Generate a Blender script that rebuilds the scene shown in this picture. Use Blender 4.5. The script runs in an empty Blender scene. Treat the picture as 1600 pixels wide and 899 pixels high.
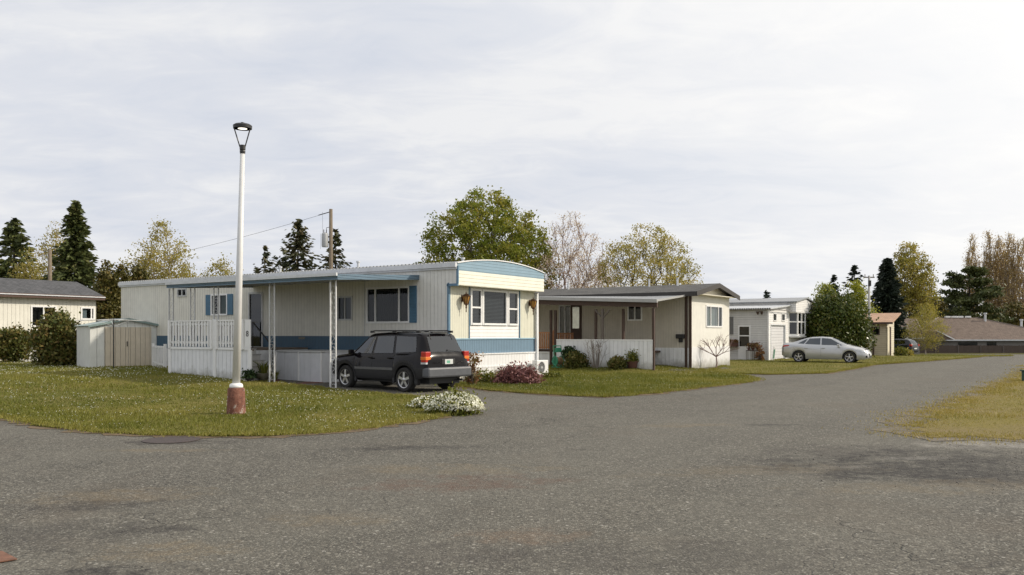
import bpy, bmesh, math, random
import numpy as np
from mathutils import Vector
from mathutils.geometry import delaunay_2d_cdt
R = math.radians
random.seed(7); RG = np.random.default_rng(11)
SC = bpy.context.scene; COL = SC.collection
FX, HC, HZ = 1300.0, 1.63, 522.0         # focal length in photo pixels, eye height, horizon row

def sstep(a, b, v):
    t = min(1.0, max(0.0, (v-a)/(b-a))); return t*t*(3-2*t)
def gz(x, y):                            # terrain height
    z = .20*sstep(6, 13, -x)*sstep(18.5, 28, y) + .05*sstep(4, 7, -x)*sstep(19, 25, y)
    bb = (x-8.02)*.555+(y-37.5)*.832; tt = -(x-8.02)*.832+(y-37.5)*.555
    z += .13*sstep(-5.0, -3.4, bb)*sstep(-.4, 1.2, tt)*(1-sstep(3, 6, bb))*(1-sstep(9, 12, tt))
    if y > 60: z += -1.65*(1-math.exp(-(y-60)*.0225/1.65*1.25))
    return z
def gp(px, py, z=0.0):                   # a pixel of the ground in the photo -> world point
    d = FX*(HC-z)/(py-HZ); return Vector(((px-800)/FX*d, d, z))

# ------------------------------------------------------------------ objects
def tag(o, label=None, cat=None, group=None, kind=None):
    if label: o['label'] = label
    if cat: o['category'] = cat
    if group: o['group'] = group
    if kind: o['kind'] = kind
    return o
def empty(name, loc, rz=0, label=None, cat=None, group=None):
    o = bpy.data.objects.new(name, None); COL.objects.link(o)
    o.empty_display_size = .2; o.location = loc; o.rotation_euler = (0, 0, rz)
    return tag(o, label, cat, group)
def copy_tree(o, parent=None):
    c = o.copy(); COL.objects.link(c)
    if parent: c.parent = parent
    for ch in list(o.children): copy_tree(ch, c)
    return c
def mesh_obj(name, me, m, parent=None, smooth=False, sharp=None):
    if m: me.materials.append(m)
    o = bpy.data.objects.new(name, me); COL.objects.link(o)
    if parent: o.parent = parent
    if smooth or sharp:
        me.polygons.foreach_set('use_smooth', [True]*len(me.polygons))
        if sharp: me.set_sharp_from_angle(angle=R(sharp))
    return o
class MB:
    def __init__(s): s.v = []; s.f = []
    def face(s, pts):
        n = len(s.v); s.v += [tuple(p) for p in pts]; s.f.append(tuple(range(n, n+len(pts)))); return s
    def box(s, x0, x1, y0, y1, z0, z1):
        x0, x1 = min(x0, x1), max(x0, x1); y0, y1 = min(y0, y1), max(y0, y1); z0, z1 = min(z0, z1), max(z0, z1)
        n = len(s.v)
        s.v += [(x0,y0,z0),(x1,y0,z0),(x1,y1,z0),(x0,y1,z0),(x0,y0,z1),(x1,y0,z1),(x1,y1,z1),(x0,y1,z1)]
        for q in ((3,2,1,0),(4,5,6,7),(0,1,5,4),(1,2,6,5),(2,3,7,6),(3,0,4,7)): s.f.append(tuple(n+i for i in q))
        return s
    def hexa(s, p):                      # eight corners, bottom ring then top ring
        n = len(s.v); s.v += [tuple(q) for q in p]
        for q in ((3,2,1,0),(4,5,6,7),(0,1,5,4),(1,2,6,5),(2,3,7,6),(3,0,4,7)): s.f.append(tuple(n+i for i in q))
        return s
    def prism(s, poly, off):             # polygon (3D) swept by a vector
        k = len(poly); n = len(s.v); off = Vector(off)
        s.v += [tuple(p) for p in poly] + [tuple(Vector(p)+off) for p in poly]
        s.f.append(tuple(n+i for i in range(k))[::-1]); s.f.append(tuple(n+k+i for i in range(k)))
        for i in range(k):
            j = (i+1) % k; s.f.append((n+i, n+j, n+k+j, n+k+i))
        return s
    def tube(s, path, rad, n=6, cap=True):
        path = [Vector(p) for p in path]
        if not hasattr(rad, '__len__'): rad = [rad]*len(path)
        base = len(s.v); prev = None
        for i, p in enumerate(path):
            d = (path[min(i+1, len(path)-1)]-path[max(i-1, 0)])
            if d.length < 1e-9: d = Vector((0, 0, 1))
            d.normalize()
            if prev is None:
                u = d.cross(Vector((0, 0, 1)) if abs(d.z) < .9 else Vector((1, 0, 0))).normalized()
            else: u = (prev-d*prev.dot(d)).normalized()
            prev = u; w = d.cross(u)
            for k in range(n):
                a = 2*math.pi*(k+.5)/n; s.v.append(tuple(p+(u*math.cos(a)+w*math.sin(a))*rad[i]))
        for i in range(len(path)-1):
            for k in range(n):
                a = base+i*n+k; b = base+i*n+(k+1) % n; s.f.append((a, b, b+n, a+n))
        if cap:
            s.f.append(tuple(base+k for k in range(n))[::-1]); e = base+(len(path)-1)*n
            s.f.append(tuple(e+k for k in range(n)))
        return s
    def lathe(s, prof, n=20, c=(0, 0, 0), axis='z', wob=0):
        base = len(s.v)
        for (r, h) in prof:
            for k in range(n):
                a = 2*math.pi*k/n; rr = r*(1+wob*random.uniform(-1, 1)); x, y = rr*math.cos(a), rr*math.sin(a)
                p = (x, y, h) if axis == 'z' else ((x, h, y) if axis == 'y' else (h, x, y))
                s.v.append((c[0]+p[0], c[1]+p[1], c[2]+p[2]))
        for i in range(len(prof)-1):
            for k in range(n):
                a = base+i*n+k; b = base+i*n+(k+1) % n; s.f.append((a, b, b+n, a+n))
        s.f.append(tuple(base+k for k in range(n))[::-1]); e = base+(len(prof)-1)*n; s.f.append(tuple(e+k for k in range(n)))
        return s
    def build(s, name, m, parent=None, smooth=False, sharp=None, bevel=0, label=None):
        me = bpy.data.meshes.new(name); me.from_pydata(s.v, [], s.f)
        bm = bmesh.new(); bm.from_mesh(me); bmesh.ops.recalc_face_normals(bm, faces=bm.faces); bm.to_mesh(me); bm.free()
        o = mesh_obj(name, me, m, parent, smooth, sharp)
        if bevel:
            b = o.modifiers.new('bevel', 'BEVEL'); b.width = bevel; b.segments = 2; b.limit_method = 'ANGLE'
        if label: o['label'] = label
        return o

# ------------------------------------------------------------------ materials
class N:
    def __init__(s, name, world=False):
        if world: s.m = bpy.data.worlds.new(name)
        else: s.m = bpy.data.materials.new(name)
        s.m.use_nodes = True; s.t = s.m.node_tree; s.t.nodes.clear()
        s.out = s.t.nodes.new('ShaderNodeOutputWorld' if world else 'ShaderNodeOutputMaterial')
    def n(s, typ, props=None, **ins):
        nd = s.t.nodes.new('ShaderNode'+typ)
        for k, v in (props or {}).items(): setattr(nd, k, v)
        for k, v in ins.items():
            key = int(k[1:]) if k[0] == 'i' and k[1:].isdigit() else k.replace('_', ' ')
            s.set(nd.inputs[key], v)
        return nd
    def set(s, sock, v):
        if isinstance(v, bpy.types.NodeSocket): s.t.links.new(v, sock)
        elif isinstance(v, bpy.types.Node): s.t.links.new(v.outputs[0], sock)
        else:
            if hasattr(v, '__len__') and sock.type == 'RGBA' and len(v) == 3: v = (*v, 1)
            sock.default_value = v
    def math(s, op, a, b=0, c=None, clamp=False):
        nd = s.n('Math', dict(operation=op, use_clamp=clamp), i0=a, i1=b)
        if c is not None: s.set(nd.inputs[2], c)
        return nd.outputs[0]
    def mix(s, f, a, b, mode='MIX'):
        nd = s.n('Mix', dict(data_type='RGBA', blend_type=mode)); s.set(nd.inputs[0], f); s.set(nd.inputs[6], a); s.set(nd.inputs[7], b)
        return nd.outputs[2]
    def ramp(s, f, stops):
        nd = s.n('ValToRGB', None, Fac=f); e = nd.color_ramp.elements
        while len(e) < len(stops): e.new(.5)
        for i, (p, c) in enumerate(stops):
            e[i].position = p; e[i].color = (*c, 1) if hasattr(c, '__len__') else (c, c, c, 1)
        return nd.outputs[0]
    def obj(s): return s.n('TexCoord').outputs['Object']
    def noise(s, vec, scale, detail=4, rough=.55, **k):
        return s.n('TexNoise', None, Vector=vec, Scale=scale, Detail=detail, Roughness=rough, **k).outputs[0]
    def scalev(s, vec, sc): return s.n('VectorMath', dict(operation='MULTIPLY'), i0=vec, i1=sc).outputs[0]
    def bump(s, h, dist=.01, strength=.6): return s.n('Bump', None, Height=h, Distance=dist, Strength=strength).outputs[0]
    def end(s, sh): s.t.links.new(sh.outputs[0], s.out.inputs[0]); return s.m
def simple(name, col, rough=.6, metal=0, var=.12, scale=6, spec=.5, bump=0, bscale=40, coat=0, dirt=0, dirtcol=(.12,.10,.07)):
    s = N(name); o = s.obj()
    n1 = s.noise(o, scale, 5, .6)
    dark = tuple(c*(1-var) for c in col); lite = tuple(min(1, c*(1+var)) for c in col)
    c = s.ramp(n1, [(.3, dark), (.7, lite)])
    if dirt:
        n2 = s.noise(s.scalev(o, (1, 1, .25)), 2.2, 6, .65); f = s.ramp(n2, [(.45, 0), (.8, dirt)]); c = s.mix(f, c, dirtcol)
    b = s.n('BsdfPrincipled', None, Base_Color=c, Roughness=rough, Metallic=metal)
    b.inputs['Specular IOR Level'].default_value = spec
    if coat: b.inputs['Coat Weight'].default_value = coat; b.inputs['Coat Roughness'].default_value = .04
    rr = s.n('MapRange', None, Value=n1, i3=max(0, rough-.08), i4=min(1, rough+.1)); s.set(b.inputs['Roughness'], rr)
    if bump: s.set(b.inputs['Normal'], s.bump(s.noise(o, bscale, 4), bump, .7))
    return s.end(b)
def siding(name, col, axis, period, gw=.06, depth=.012, rough=.5, dirt=.25, dirtcol=(.2,.19,.14), lap=False, groove_dark=.5, splash=0):
    """metal or wood cladding: grooves every period metres along an object axis"""
    s = N(name); o = s.obj(); sep = s.n('SeparateXYZ', None, Vector=o)
    x = sep.outputs['XYZ'.index(axis)]
    fr = s.math('FRACT', s.math('ADD', s.math('DIVIDE', x, period), 100.13))
    ed = s.math('MINIMUM', fr, s.math('SUBTRACT', 1.0, fr))
    if lap: h = fr; g = s.n('MapRange', None, Value=ed, i1=0.0, i2=gw, i3=1.0, i4=0.0).outputs[0]
    else:
        g = s.n('MapRange', dict(interpolation_type='SMOOTHSTEP'), Value=ed, i1=0.0, i2=gw, i3=1.0, i4=0.0).outputs[0]; h = s.math('SUBTRACT', 1.0, g)
    if lap: h = s.math('SUBTRACT', 1.0, fr)
    n1 = s.noise(o, 3.0, 5); c = s.ramp(n1, [(.3, tuple(v*.93 for v in col)), (.7, tuple(min(1, v*1.05) for v in col))])
    # each board slightly its own tone
    pid = s.math('FLOOR', s.math('ADD', s.math('DIVIDE', x, period), 100.13))
    wn = s.n('TexWhiteNoise', dict(noise_dimensions='1D'), W=pid).outputs[0]
    c = s.mix(s.math('MULTIPLY', wn, .12), c, tuple(v*.75 for v in col))
    st = s.noise(s.scalev(o, (6, 6, .5)), 1.6, 6, .7); f = s.ramp(st, [(.5, 0), (.85, dirt)]); c = s.mix(f, c, dirtcol)
    if splash:
        zz = s.math('SUBTRACT', sep.outputs[2], s.math('MULTIPLY', s.noise(o, 2.5, 6, .75), .75)); c = s.mix(s.n('MapRange', None, Value=zz, i1=-.3, i2=.12, i3=splash, i4=0.0).outputs[0], c, (.16, .15, .09))
    c = s.mix(s.math('MULTIPLY', g, groove_dark), c, tuple(v*.35 for v in col))
    b = s.n('BsdfPrincipled', None, Base_Color=c, Roughness=rough); b.inputs['Specular IOR Level'].default_value = .35
    s.set(b.inputs['Normal'], s.bump(s.math('ADD', h, s.math('MULTIPLY', s.noise(o, 25, 3), .12)), depth, 1.0))
    return s.end(b)
def leafmat(name, cols, trans=.3, rough=.55):
    s = N(name); a = s.n('Attribute', dict(attribute_name='var')).outputs['Fac']
    c = s.ramp(a, [(i/(len(cols)-1), k) for i, k in enumerate(cols)])
    b = s.n('BsdfPrincipled', None, Base_Color=c, Roughness=rough); b.inputs['Specular IOR Level'].default_value = .25
    t = s.n('BsdfTranslucent', None, Color=s.mix(.5, c, s.mix(1.0, c, (1.2, 1.15, .5), 'MULTIPLY')))
    return s.end(s.n('MixShader', None, Fac=trans, i1=b, i2=t))
def barkmat(name, c1, c2):
    s = N(name); o = s.obj(); n1 = s.noise(s.scalev(o, (1, 1, .3)), 14, 6, .7)
    b = s.n('BsdfPrincipled', None, Base_Color=s.ramp(n1, [(.3, c1), (.7, c2)]), Roughness=.9, Normal=s.bump(n1, .02, .8)); return s.end(b)
def glassmat(name, tint=(.55,.6,.62), refl=1.0):
    s = N(name); o = s.obj()
    fa = s.n('LayerWeight', None, Blend=.5).outputs['Facing']
    f = s.math('ADD', s.math('MULTIPLY', s.math('POWER', fa, 4.5), .8), .034*refl, clamp=True)
    g = s.n('BsdfGlossy', None, Color=(.95, .97, 1), Roughness=.03, Normal=s.bump(s.noise(o, 1.3, 2), .004, .25))
    t = s.n('BsdfTransparent', None, Color=tint)
    return s.end(s.n('MixShader', None, Fac=f, i1=t, i2=g))

M = {}
M['white'] = simple('white_paint', (.74,.74,.73), .5, var=.05, dirt=.25, dirtcol=(.35,.34,.3))
M['trimwhite'] = simple('white_trim', (.80,.80,.79), .4, var=.03)
M['oldwhite'] = simple('weathered_white_metal', (.55,.56,.56), .5, var=.1, dirt=.35, dirtcol=(.25,.22,.17))
M['bluetrim'] = simple('blue_trim', (.105,.20,.29), .5, var=.1)
M['blueshutter'] = siding('blue_shutter', (.085,.19,.29), 'Z', .05, .2, .01, dirt=.1)
M['lightblue'] = siding('pale_blue_siding', (.21,.32,.40), 'Z', .10, .10, .012, dirt=.15, lap=True)
M['cream_lap'] = siding('cream_lap_siding', (.75,.73,.61), 'Z', .115, .12, .02, dirt=.08, lap=True, groove_dark=.55)
M['white_lap'] = siding('white_lap_siding', (.78,.77,.75), 'Z', .12, .1, .015, dirt=.15, lap=True)
M['side_beige'] = siding('beige_ribbed_siding', (.74,.72,.64), 'Y', .1525, .07, .012, dirt=.3, groove_dark=.6)
M['side_pale'] = siding('pale_ribbed_siding', (.76,.75,.70), 'Y', .1525, .06, .010, dirt=.35, dirtcol=(.4,.4,.36), groove_dark=.35)
M['side_blue'] = siding('blue_ribbed_siding', (.065,.125,.185), 'Y', .1525, .07, .012, dirt=.15, groove_dark=.5)
M['end_yellow'] = siding('pale_yellow_ribbed_siding', (.70,.69,.57), 'X', .10, .10, .012, dirt=.1, groove_dark=.4)
M['end_blue'] = siding('blue_ribbed_end_siding', (.165,.255,.34), 'X', .10, .12, .015, dirt=.12, groove_dark=.5)
M['skirt_side'] = siding('white_skirting', (.78,.79,.80), 'Y', .20, .05, .012, splash=.75, dirt=.3, groove_dark=.5)
M['skirt_end'] = siding('white_end_skirting', (.76,.76,.76), 'X', .18, .05, .012, splash=.75, dirt=.2, groove_dark=.45)
M['roofmetal'] = siding('ribbed_metal_roof', (.30,.31,.32), 'Y', .16, .25, .03, dirt=.5, rough=.45, dirtcol=(.15,.14,.13))
M['shingle'] = None
M['fascia'] = simple('white_gutter_metal', (.62,.64,.66), .4, var=.08, dirt=.3, dirtcol=(.3,.3,.28))
M['dark'] = simple('dark_interior', (.018,.017,.016), .9, var=.3)
M['curtain'] = siding('curtain_cloth', (.05,.046,.042), 'Y', .09, .5, .02, rough=.9, dirt=0, groove_dark=.5)
M['curtainx'] = siding('pale_curtain_cloth', (.42,.45,.40), 'X', .14, .5, .03, rough=.9, dirt=0, groove_dark=.5)
M['blind'] = simple('blind_slats', (.12,.12,.125), .6, var=.1)
M['glass'] = glassmat('window_glass')
M['glassy'] = glassmat('reflective_glass', (.35,.4,.42), 1.8)
M['carglass'] = glassmat('car_glass', (.16,.19,.21), 3.0)
M['brownwood'] = simple('dark_brown_wood', (.060,.035,.025), .7, var=.25, scale=9)
M['redwood'] = simple('stained_cedar', (.42,.19,.085), .6, var=.25, scale=9)
M['blackmetal'] = simple('black_metal', (.02,.019,.018), .4, var=.2)
M['black'] = simple('black_plastic', (.016,.016,.017), .6, var=.2)
M['rubber'] = simple('tyre_rubber', (.022,.021,.020), .85, var=.2)
M['alloy'] = simple('alloy', (.55,.55,.56), .3, .85, var=.06)
M['concrete'] = simple('concrete', (.27,.26,.24), .9, var=.2, bump=.006)
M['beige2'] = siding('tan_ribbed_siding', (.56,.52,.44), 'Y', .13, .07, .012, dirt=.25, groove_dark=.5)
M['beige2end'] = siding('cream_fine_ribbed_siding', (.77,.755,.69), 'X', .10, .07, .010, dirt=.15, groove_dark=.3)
M['greygap'] = siding('grey_lap_siding', (.64,.63,.61), 'Z', .14, .1, .02, dirt=.2, lap=True)
M['tanlap'] = siding('tan_lap_siding', (.44,.38,.27), 'Z', .16, .1, .02, dirt=.2, lap=True)
def shingle(name, c1, c2, sx=.32, sy=.14):
    s = N(name); o = s.obj()
    br = s.n('TexBrick', dict(offset=.5), Vector=s.n('Mapping', None, Vector=o, Rotation=(0, 0, R(90))).outputs[0], Color1=c1, Color2=c2, Mortar=tuple(c*.4 for c in c1), Scale=1.0, Mortar_Size=.012, Brick_Width=sx, Row_Height=sy)
    n1 = s.noise(o, 2.0, 6, .7); n2 = s.noise(o, 90, 2)
    c = s.mix(s.ramp(n1, [(.35, 0), (.75, .5)]), br.outputs[0], tuple(c*1.9 for c in c2)); c = s.mix(s.ramp(n2, [(.4, 0), (.7, .35)]), c, tuple(v*.5 for v in c1))
    b = s.n('BsdfPrincipled', None, Base_Color=c, Roughness=.95, Normal=s.bump(s.math('ADD', br.outputs[1], n2), .012, .6)); return s.end(b)
M['shingle'] = shingle('grey_shingles', (.060,.059,.058), (.10,.098,.094))
M['shingle_dark'] = shingle('dark_shingles', (.05,.052,.055), (.085,.085,.09))
M['shingle_brown'] = shingle('brown_shingles', (.115,.085,.070), (.165,.125,.10))
M['shingle_orange'] = shingle('orange_shingles', (.38,.235,.155), (.44,.285,.19))
M['fencewood'] = siding('old_fence_boards', (.105,.080,.068), 'X', .14, .1, .02, rough=.9, dirt=.4, dirtcol=(.12,.11,.10), groove_dark=.8)
M['urn'] = simple('old_urn', (.16,.15,.12), .9, var=.3, bump=.01)
M['terracotta'] = simple('dark_glazed_pot', (.10,.045,.035), .5, var=.2)
M['bark'] = barkmat('bark_grey_brown', (.045,.036,.03), (.11,.09,.075))
M['barkdark'] = barkmat('bark_dark', (.03,.022,.018), (.07,.055,.045))
M['barkpale'] = barkmat('bark_pale', (.17,.14,.12), (.30,.26,.23))
M['barkpink'] = barkmat('bark_pinkish', (.17,.11,.10), (.27,.19,.17))
M['barkgold'] = barkmat('bark_golden', (.24,.18,.12), (.38,.30,.21))
M['polewood'] = barkmat('pole_wood', (.13,.10,.07), (.22,.18,.13))

# ------------------------------------------------------------------ sky, sun, camera
SUN_AZ, SUN_EL = R(4), R(33)      # azimuth measured from +X towards +Y
def make_world():
    s = N('World', True)
    sky = s.n('TexSky', dict(sky_type='NISHITA', sun_disc=False, sun_elevation=SUN_EL, sun_rotation=math.pi/2-SUN_AZ, altitude=50, air_density=1.0, dust_density=2.0, ozone_density=1.0))
    d = s.n('TexCoord').outputs['Generated']; sep = s.n('SeparateXYZ', None, Vector=d)
    zz = s.math('ADD', s.math('MAXIMUM', sep.outputs[2], 0.0), .16)
    pl = s.n('CombineXYZ', None, X=s.math('DIVIDE', sep.outputs[0], zz), Y=s.math('DIVIDE', sep.outputs[1], zz), Z=0.0).outputs[0]
    mp = s.n('Mapping', None, Vector=pl, Rotation=(0, 0, R(-24)), Scale=(.8, 1.3, 1)).outputs[0]
    n1 = s.noise(mp, 1.15, 8, .56, Distortion=.5)
    mp2 = s.n('Mapping', None, Vector=pl, Rotation=(0, 0, R(20)), Scale=(1.3, 2.0, 1), Location=(3.1, 1.7, 0)).outputs[0]
    n2 = s.noise(mp2, 2.6, 6, .6, Distortion=.9)
    nn = s.math('ADD', s.math('MULTIPLY', n1, .68), s.math('MULTIPLY', n2, .32))
    cl = s.ramp(nn, [(.36, (5.9, 6.25, 7.0)), (.49, (6.6, 6.8, 7.3)), (.6, (7.6, 7.65, 7.8))])
    cover = s.n('MapRange', None, Value=nn, i1=.22, i2=.42, i3=.90, i4=.985).outputs[0]
    # thin cloud glows round the veiled sun
    sd = (math.cos(SUN_AZ)*math.cos(SUN_EL), math.sin(SUN_AZ)*math.cos(SUN_EL), math.sin(SUN_EL))
    dt = s.n('VectorMath', dict(operation='DOT_PRODUCT'), i0=d, i1=sd).outputs['Value']
    gl = s.n('MapRange', dict(interpolation_type='SMOOTHSTEP'), Value=dt, i1=.05, i2=1.0, i3=0.0, i4=1.0).outputs[0]
    cl = s.mix(gl, cl, (10.4, 10.2, 9.8))
    c = s.mix(cover, sky.outputs[0], cl)
    b = s.n('Background', None, Color=c, Strength=.1)
    s.end(b); SC.world = s.m
make_world()
sd = Vector((math.cos(SUN_AZ)*math.cos(SUN_EL), math.sin(SUN_AZ)*math.cos(SUN_EL), math.sin(SUN_EL)))
L = bpy.data.lights.new('sun', 'SUN'); L.energy = 3.3; L.angle = R(2.5); L.color = (1, .90, .76)
so = bpy.data.objects.new('sun', L); COL.objects.link(so); so.rotation_euler = sd.to_track_quat('Z', 'Y').to_euler(); so.location = (30, 0, 30)
cam = bpy.data.cameras.new('camera'); co = bpy.data.objects.new('camera', cam); COL.objects.link(co)
co.location = (0, 0, HC); co.rotation_euler = (R(90), 0, 0); cam.sensor_width = 36; cam.lens = 36*FX/1600
cam.shift_y = (HZ-449.5)/1600; cam.clip_end = 2000; cam.clip_start = .05; SC.camera = co
SC.view_settings.view_transform = 'Standard'; SC.view_settings.look = 'None'; SC.view_settings.exposure = .17; SC.view_settings.gamma = 1

# ------------------------------------------------------------------ ground
def mat_grass(name, pal, dry):
    s = N(name); o = s.n('NewGeometry').outputs['Position']
    n1 = s.noise(o, .35, 5, .6); n2 = s.noise(o, 14, 5, .7)
    c = s.ramp(n2, [(.3, pal[0]), (.55, pal[1]), (.75, pal[2])]); c = s.mix(s.ramp(n1, [(.4, 0), (.65, dry)]), c, pal[3])
    b = s.n('BsdfPrincipled', None, Base_Color=c, Roughness=.95, Normal=s.bump(n2, .04, .8)); b.inputs['Specular IOR Level'].default_value = .1
    return s.end(b)
M['turf'] = mat_grass('lawn_turf', [(.060,.060,.014), (.125,.122,.028), (.18,.165,.045), (.21,.165,.055)], .6)
M['turfdry'] = mat_grass('dry_lawn_turf', [(.11,.095,.032), (.20,.165,.05), (.27,.21,.075), (.20,.155,.09)], .7)
M['field'] = mat_grass('field', [(.040,.042,.012), (.07,.07,.02), (.10,.095,.03), (.12,.10,.05)], .6)
def mat_asphalt(name, patches, base=1.0):
    s = N(name); o = s.n('NewGeometry').outputs['Position']
    big = s.noise(o, .18, 5, .6); mid = s.noise(o, 1.1, 6, .65); grain = s.noise(o, 120, 2, .5)
    c = s.ramp(mid, [(.3, (.072*base, .067*base, .056*base)), (.7, (.120*base, .111*base, .092*base))])
    c = s.mix(s.ramp(big, [(.35, .0), (.65, .30)]), c, (.150*base, .138*base, .110*base))
    # aggregate: pale and dark stones
    v = s.n('TexVoronoi', None, Vector=o, Scale=58.0); cs = s.n('SeparateColor', None, Color=v.outputs['Color'])
    stone = s.math('LESS_THAN', v.outputs['Distance'], .46)
    c = s.mix(s.math('MULTIPLY', stone, s.ramp(cs.outputs[0], [(.60, 0), (.95, .8)])), c, (.36, .35, .30))
    c = s.mix(s.ramp(cs.outputs[1], [(.55, 0), (.95, .6)]), c, (.024, .023, .021))
    v3 = s.n('TexVoronoi', None, Vector=s.n('VectorMath', dict(operation='ADD'), i0=o, i1=s.scalev(s.n('TexNoise', None, Vector=o, Scale=40.0).outputs['Color'], (.03, .03, 0))).outputs[0], Scale=42.0); c3 = s.n('SeparateColor', None, Color=v3.outputs['Color'])
    c = s.mix(1.0, c, s.ramp(c3.outputs[2], [(.1, .74), (.5, .94), (.75, 1.0), (.97, 1.0)]), 'MULTIPLY'); c = s.mix(s.ramp(c3.outputs[1], [(.84, 0), (.96, .40)]), c, (.31, .285, .235))
    v2 = s.n('TexVoronoi', None, Vector=o, Scale=17.0); c2 = s.n('SeparateColor', None, Color=v2.outputs['Color'])
    c = s.mix(s.math('MULTIPLY', s.math('LESS_THAN', v2.outputs['Distance'], .26), s.ramp(c2.outputs[0], [(.86, 0), (.90, .7)])), c, (.38, .36, .32))
    c = s.mix(s.math('MULTIPLY', s.math('LESS_THAN', v2.outputs['Distance'], .30), s.ramp(c2.outputs[1], [(.86, 0), (.90, .9)])), c, (.025, .023, .021))
    # brown stain blotches
    st = s.noise(o, .42, 6, .62, Distortion=.6); c = s.mix(s.ramp(st, [(.54, 0), (.70, .30)]), c, (.11, .085, .060))
    dk = s.noise(s.scalev(o, (1, 1.3, 1)), .62, 7, .7, Distortion=1.0); c = s.mix(s.ramp(dk, [(.60, 0), (.72, .42)]), c, (.034, .032, .030))
    # fine cracks
    nz = s.n('TexNoise', None, Vector=o, Scale=1.1, Detail=5.0).outputs['Color']
    wv = s.n('VectorMath', dict(operation='ADD'), i0=o, i1=s.scalev(nz, (1.6, 1.6, 0))).outputs[0]
    ck = s.n('TexVoronoi', dict(feature='DISTANCE_TO_EDGE'), Vector=wv, Scale=.55).outputs['Distance']
    cm = s.math('MULTIPLY', s.ramp(ck, [(.0, 1), (.010, 0)]), s.ramp(s.noise(o, .5, 3), [(.5, 0), (.62, .75)]))
    c = s.mix(cm, c, (.025, .022, .02))
    # alligator cracking in worn zones
    al = s.n('TexVoronoi', dict(feature='DISTANCE_TO_EDGE'), Vector=s.n('VectorMath', dict(operation='ADD'), i0=o, i1=s.scalev(nz, (.35, .35, 0))).outputs[0], Scale=4.5).outputs['Distance']
    am = s.math('MULTIPLY', s.ramp(al, [(.0, 1), (.05, 0)]), s.ramp(s.noise(o, .55, 5, .7, Distortion=.7), [(.59, 0), (.68, .5)]))
    c = s.mix(am, c, (.03, .027, .024)); cm = s.math('MAXIMUM', cm, am)
    # long seam and paler tyre-polished bands along the driving direction
    sx = s.n('SeparateXYZ', None, Vector=o); along = s.math('ADD', s.math('MULTIPLY', sx.outputs[0], .832), s.math('MULTIPLY', sx.outputs[1], -.555))
    bn = s.noise(s.n('CombineXYZ', None, X=along, Y=s.math('MULTIPLY', s.noise(o, .15, 2), 1.5), Z=0.0).outputs[0], .42, 3, .5)
    c = s.mix(s.ramp(bn, [(.38, .0), (.62, .26)]), c, (.155, .147, .122))
    # named patches: worn or stained areas with their own outline
    sep = s.n('SeparateXYZ', None, Vector=o)
    for (cx, cy, rx, ry, rot, col, amt) in patches:
        ca, sa = math.cos(rot), math.sin(rot)
        dx = s.math('SUBTRACT', sep.outputs[0], cx); dy = s.math('SUBTRACT', sep.outputs[1], cy)
        u = s.math('DIVIDE', s.math('ADD', s.math('MULTIPLY', dx, ca), s.math('MULTIPLY', dy, sa)), rx)
        w = s.math('DIVIDE', s.math('SUBTRACT', s.math('MULTIPLY', dy, ca), s.math('MULTIPLY', dx, sa)), ry)
        r = s.math('ADD', s.math('MULTIPLY', u, u), s.math('MULTIPLY', w, w))
        e = s.math('ADD', r, s.math('MULTIPLY', s.math('SUBTRACT', s.noise(o, 1.6/max(rx, ry)+1.2, 8, .78), .5), 9.0))
        f = s.n('MapRange', dict(interpolation_type='SMOOTHSTEP'), Value=e, i1=-.4, i2=1.5, i3=amt, i4=0.0).outputs[0]
        f = s.math('MULTIPLY', f, s.ramp(s.noise(o, 9.0, 6, .75), [(.34, .25), (.58, 1.0)]))
        c = s.mix(f, c, s.mix(s.math('MULTIPLY', stone, .35), col, tuple(min(1, k*2.2) for k in col)))
    hgt = s.math('ADD', s.math('MULTIPLY', v.outputs['Distance'], -.8), s.math('SUBTRACT', s.math('MULTIPLY', grain, .5), s.math('MULTIPLY', cm, 2.0)))
    b = s.n('BsdfPrincipled', None, Base_Color=c, Roughness=.88, Normal=s.bump(hgt, .009, .8)); b.inputs['Specular IOR Level'].default_value = .3
    return s.end(b)
def pt(px, py, rx, ry, rot, col, amt):
    p = gp(px, py); return (p.x, p.y, rx, ry, rot, col, amt)
DK = (.022, .020, .019); BR = (.150, .118, .074); RU = (.092, .058, .042); PL = (.24, .225, .20)
patches = [pt(1430, 722, 2.2, 1.1, .25, DK, .95), pt(1560, 745, 2.0, .7, -.1, DK, .95), pt(1330, 705, 1.4, .6, .2, (.04,.036,.033), .55),
    pt(1425, 716, .5, .14, .1, PL, .45), pt(1330, 730, .4, .12, .1, PL, .3), pt(1555, 694, 1.2, .45, .2, PL, .75),
    pt(630, 700, 1.0, .28, .1, DK, .8), pt(725, 755, 1.1, .5, .2, RU, .7), pt(700, 733, 1.3, .35, 0, BR, .5), pt(270, 691, .9, .35, 0, (.035,.03,.028), .9),
    pt(252, 704, .8, .18, 0, BR, .6), pt(150, 790, .55, .28, .3, DK, .85), pt(180, 775, .9, .4, .2, BR, .5), pt(255, 828, .35, .16, .2, DK, .8),
    pt(170, 893, .5, .14, .1, DK, .9), pt(265, 860, .5, .3, .1, BR, .55), pt(820, 838, .55, .28, 0, (.13,.092,.062), .6), pt(520, 812, .55, .25, 0, BR, .45),
    pt(1063, 665, .9, .35, .2, BR, .5), pt(1205, 664, .5, .18, .1, DK, .7), pt(60, 835, .9, .5, .1, (.04,.036,.033), .5), pt(700, 870, .8, .5, .2, (.045,.04,.036), .4),
    pt(1050, 870, 1.4, .5, .1, (.04,.036,.033), .45), pt(1180, 735, 1.5, .4, .2, BR, .35), pt(1500, 760, 1.6, .4, .1, BR, .4)]
M['asphalt'] = mat_asphalt('worn_asphalt', patches)
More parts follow.
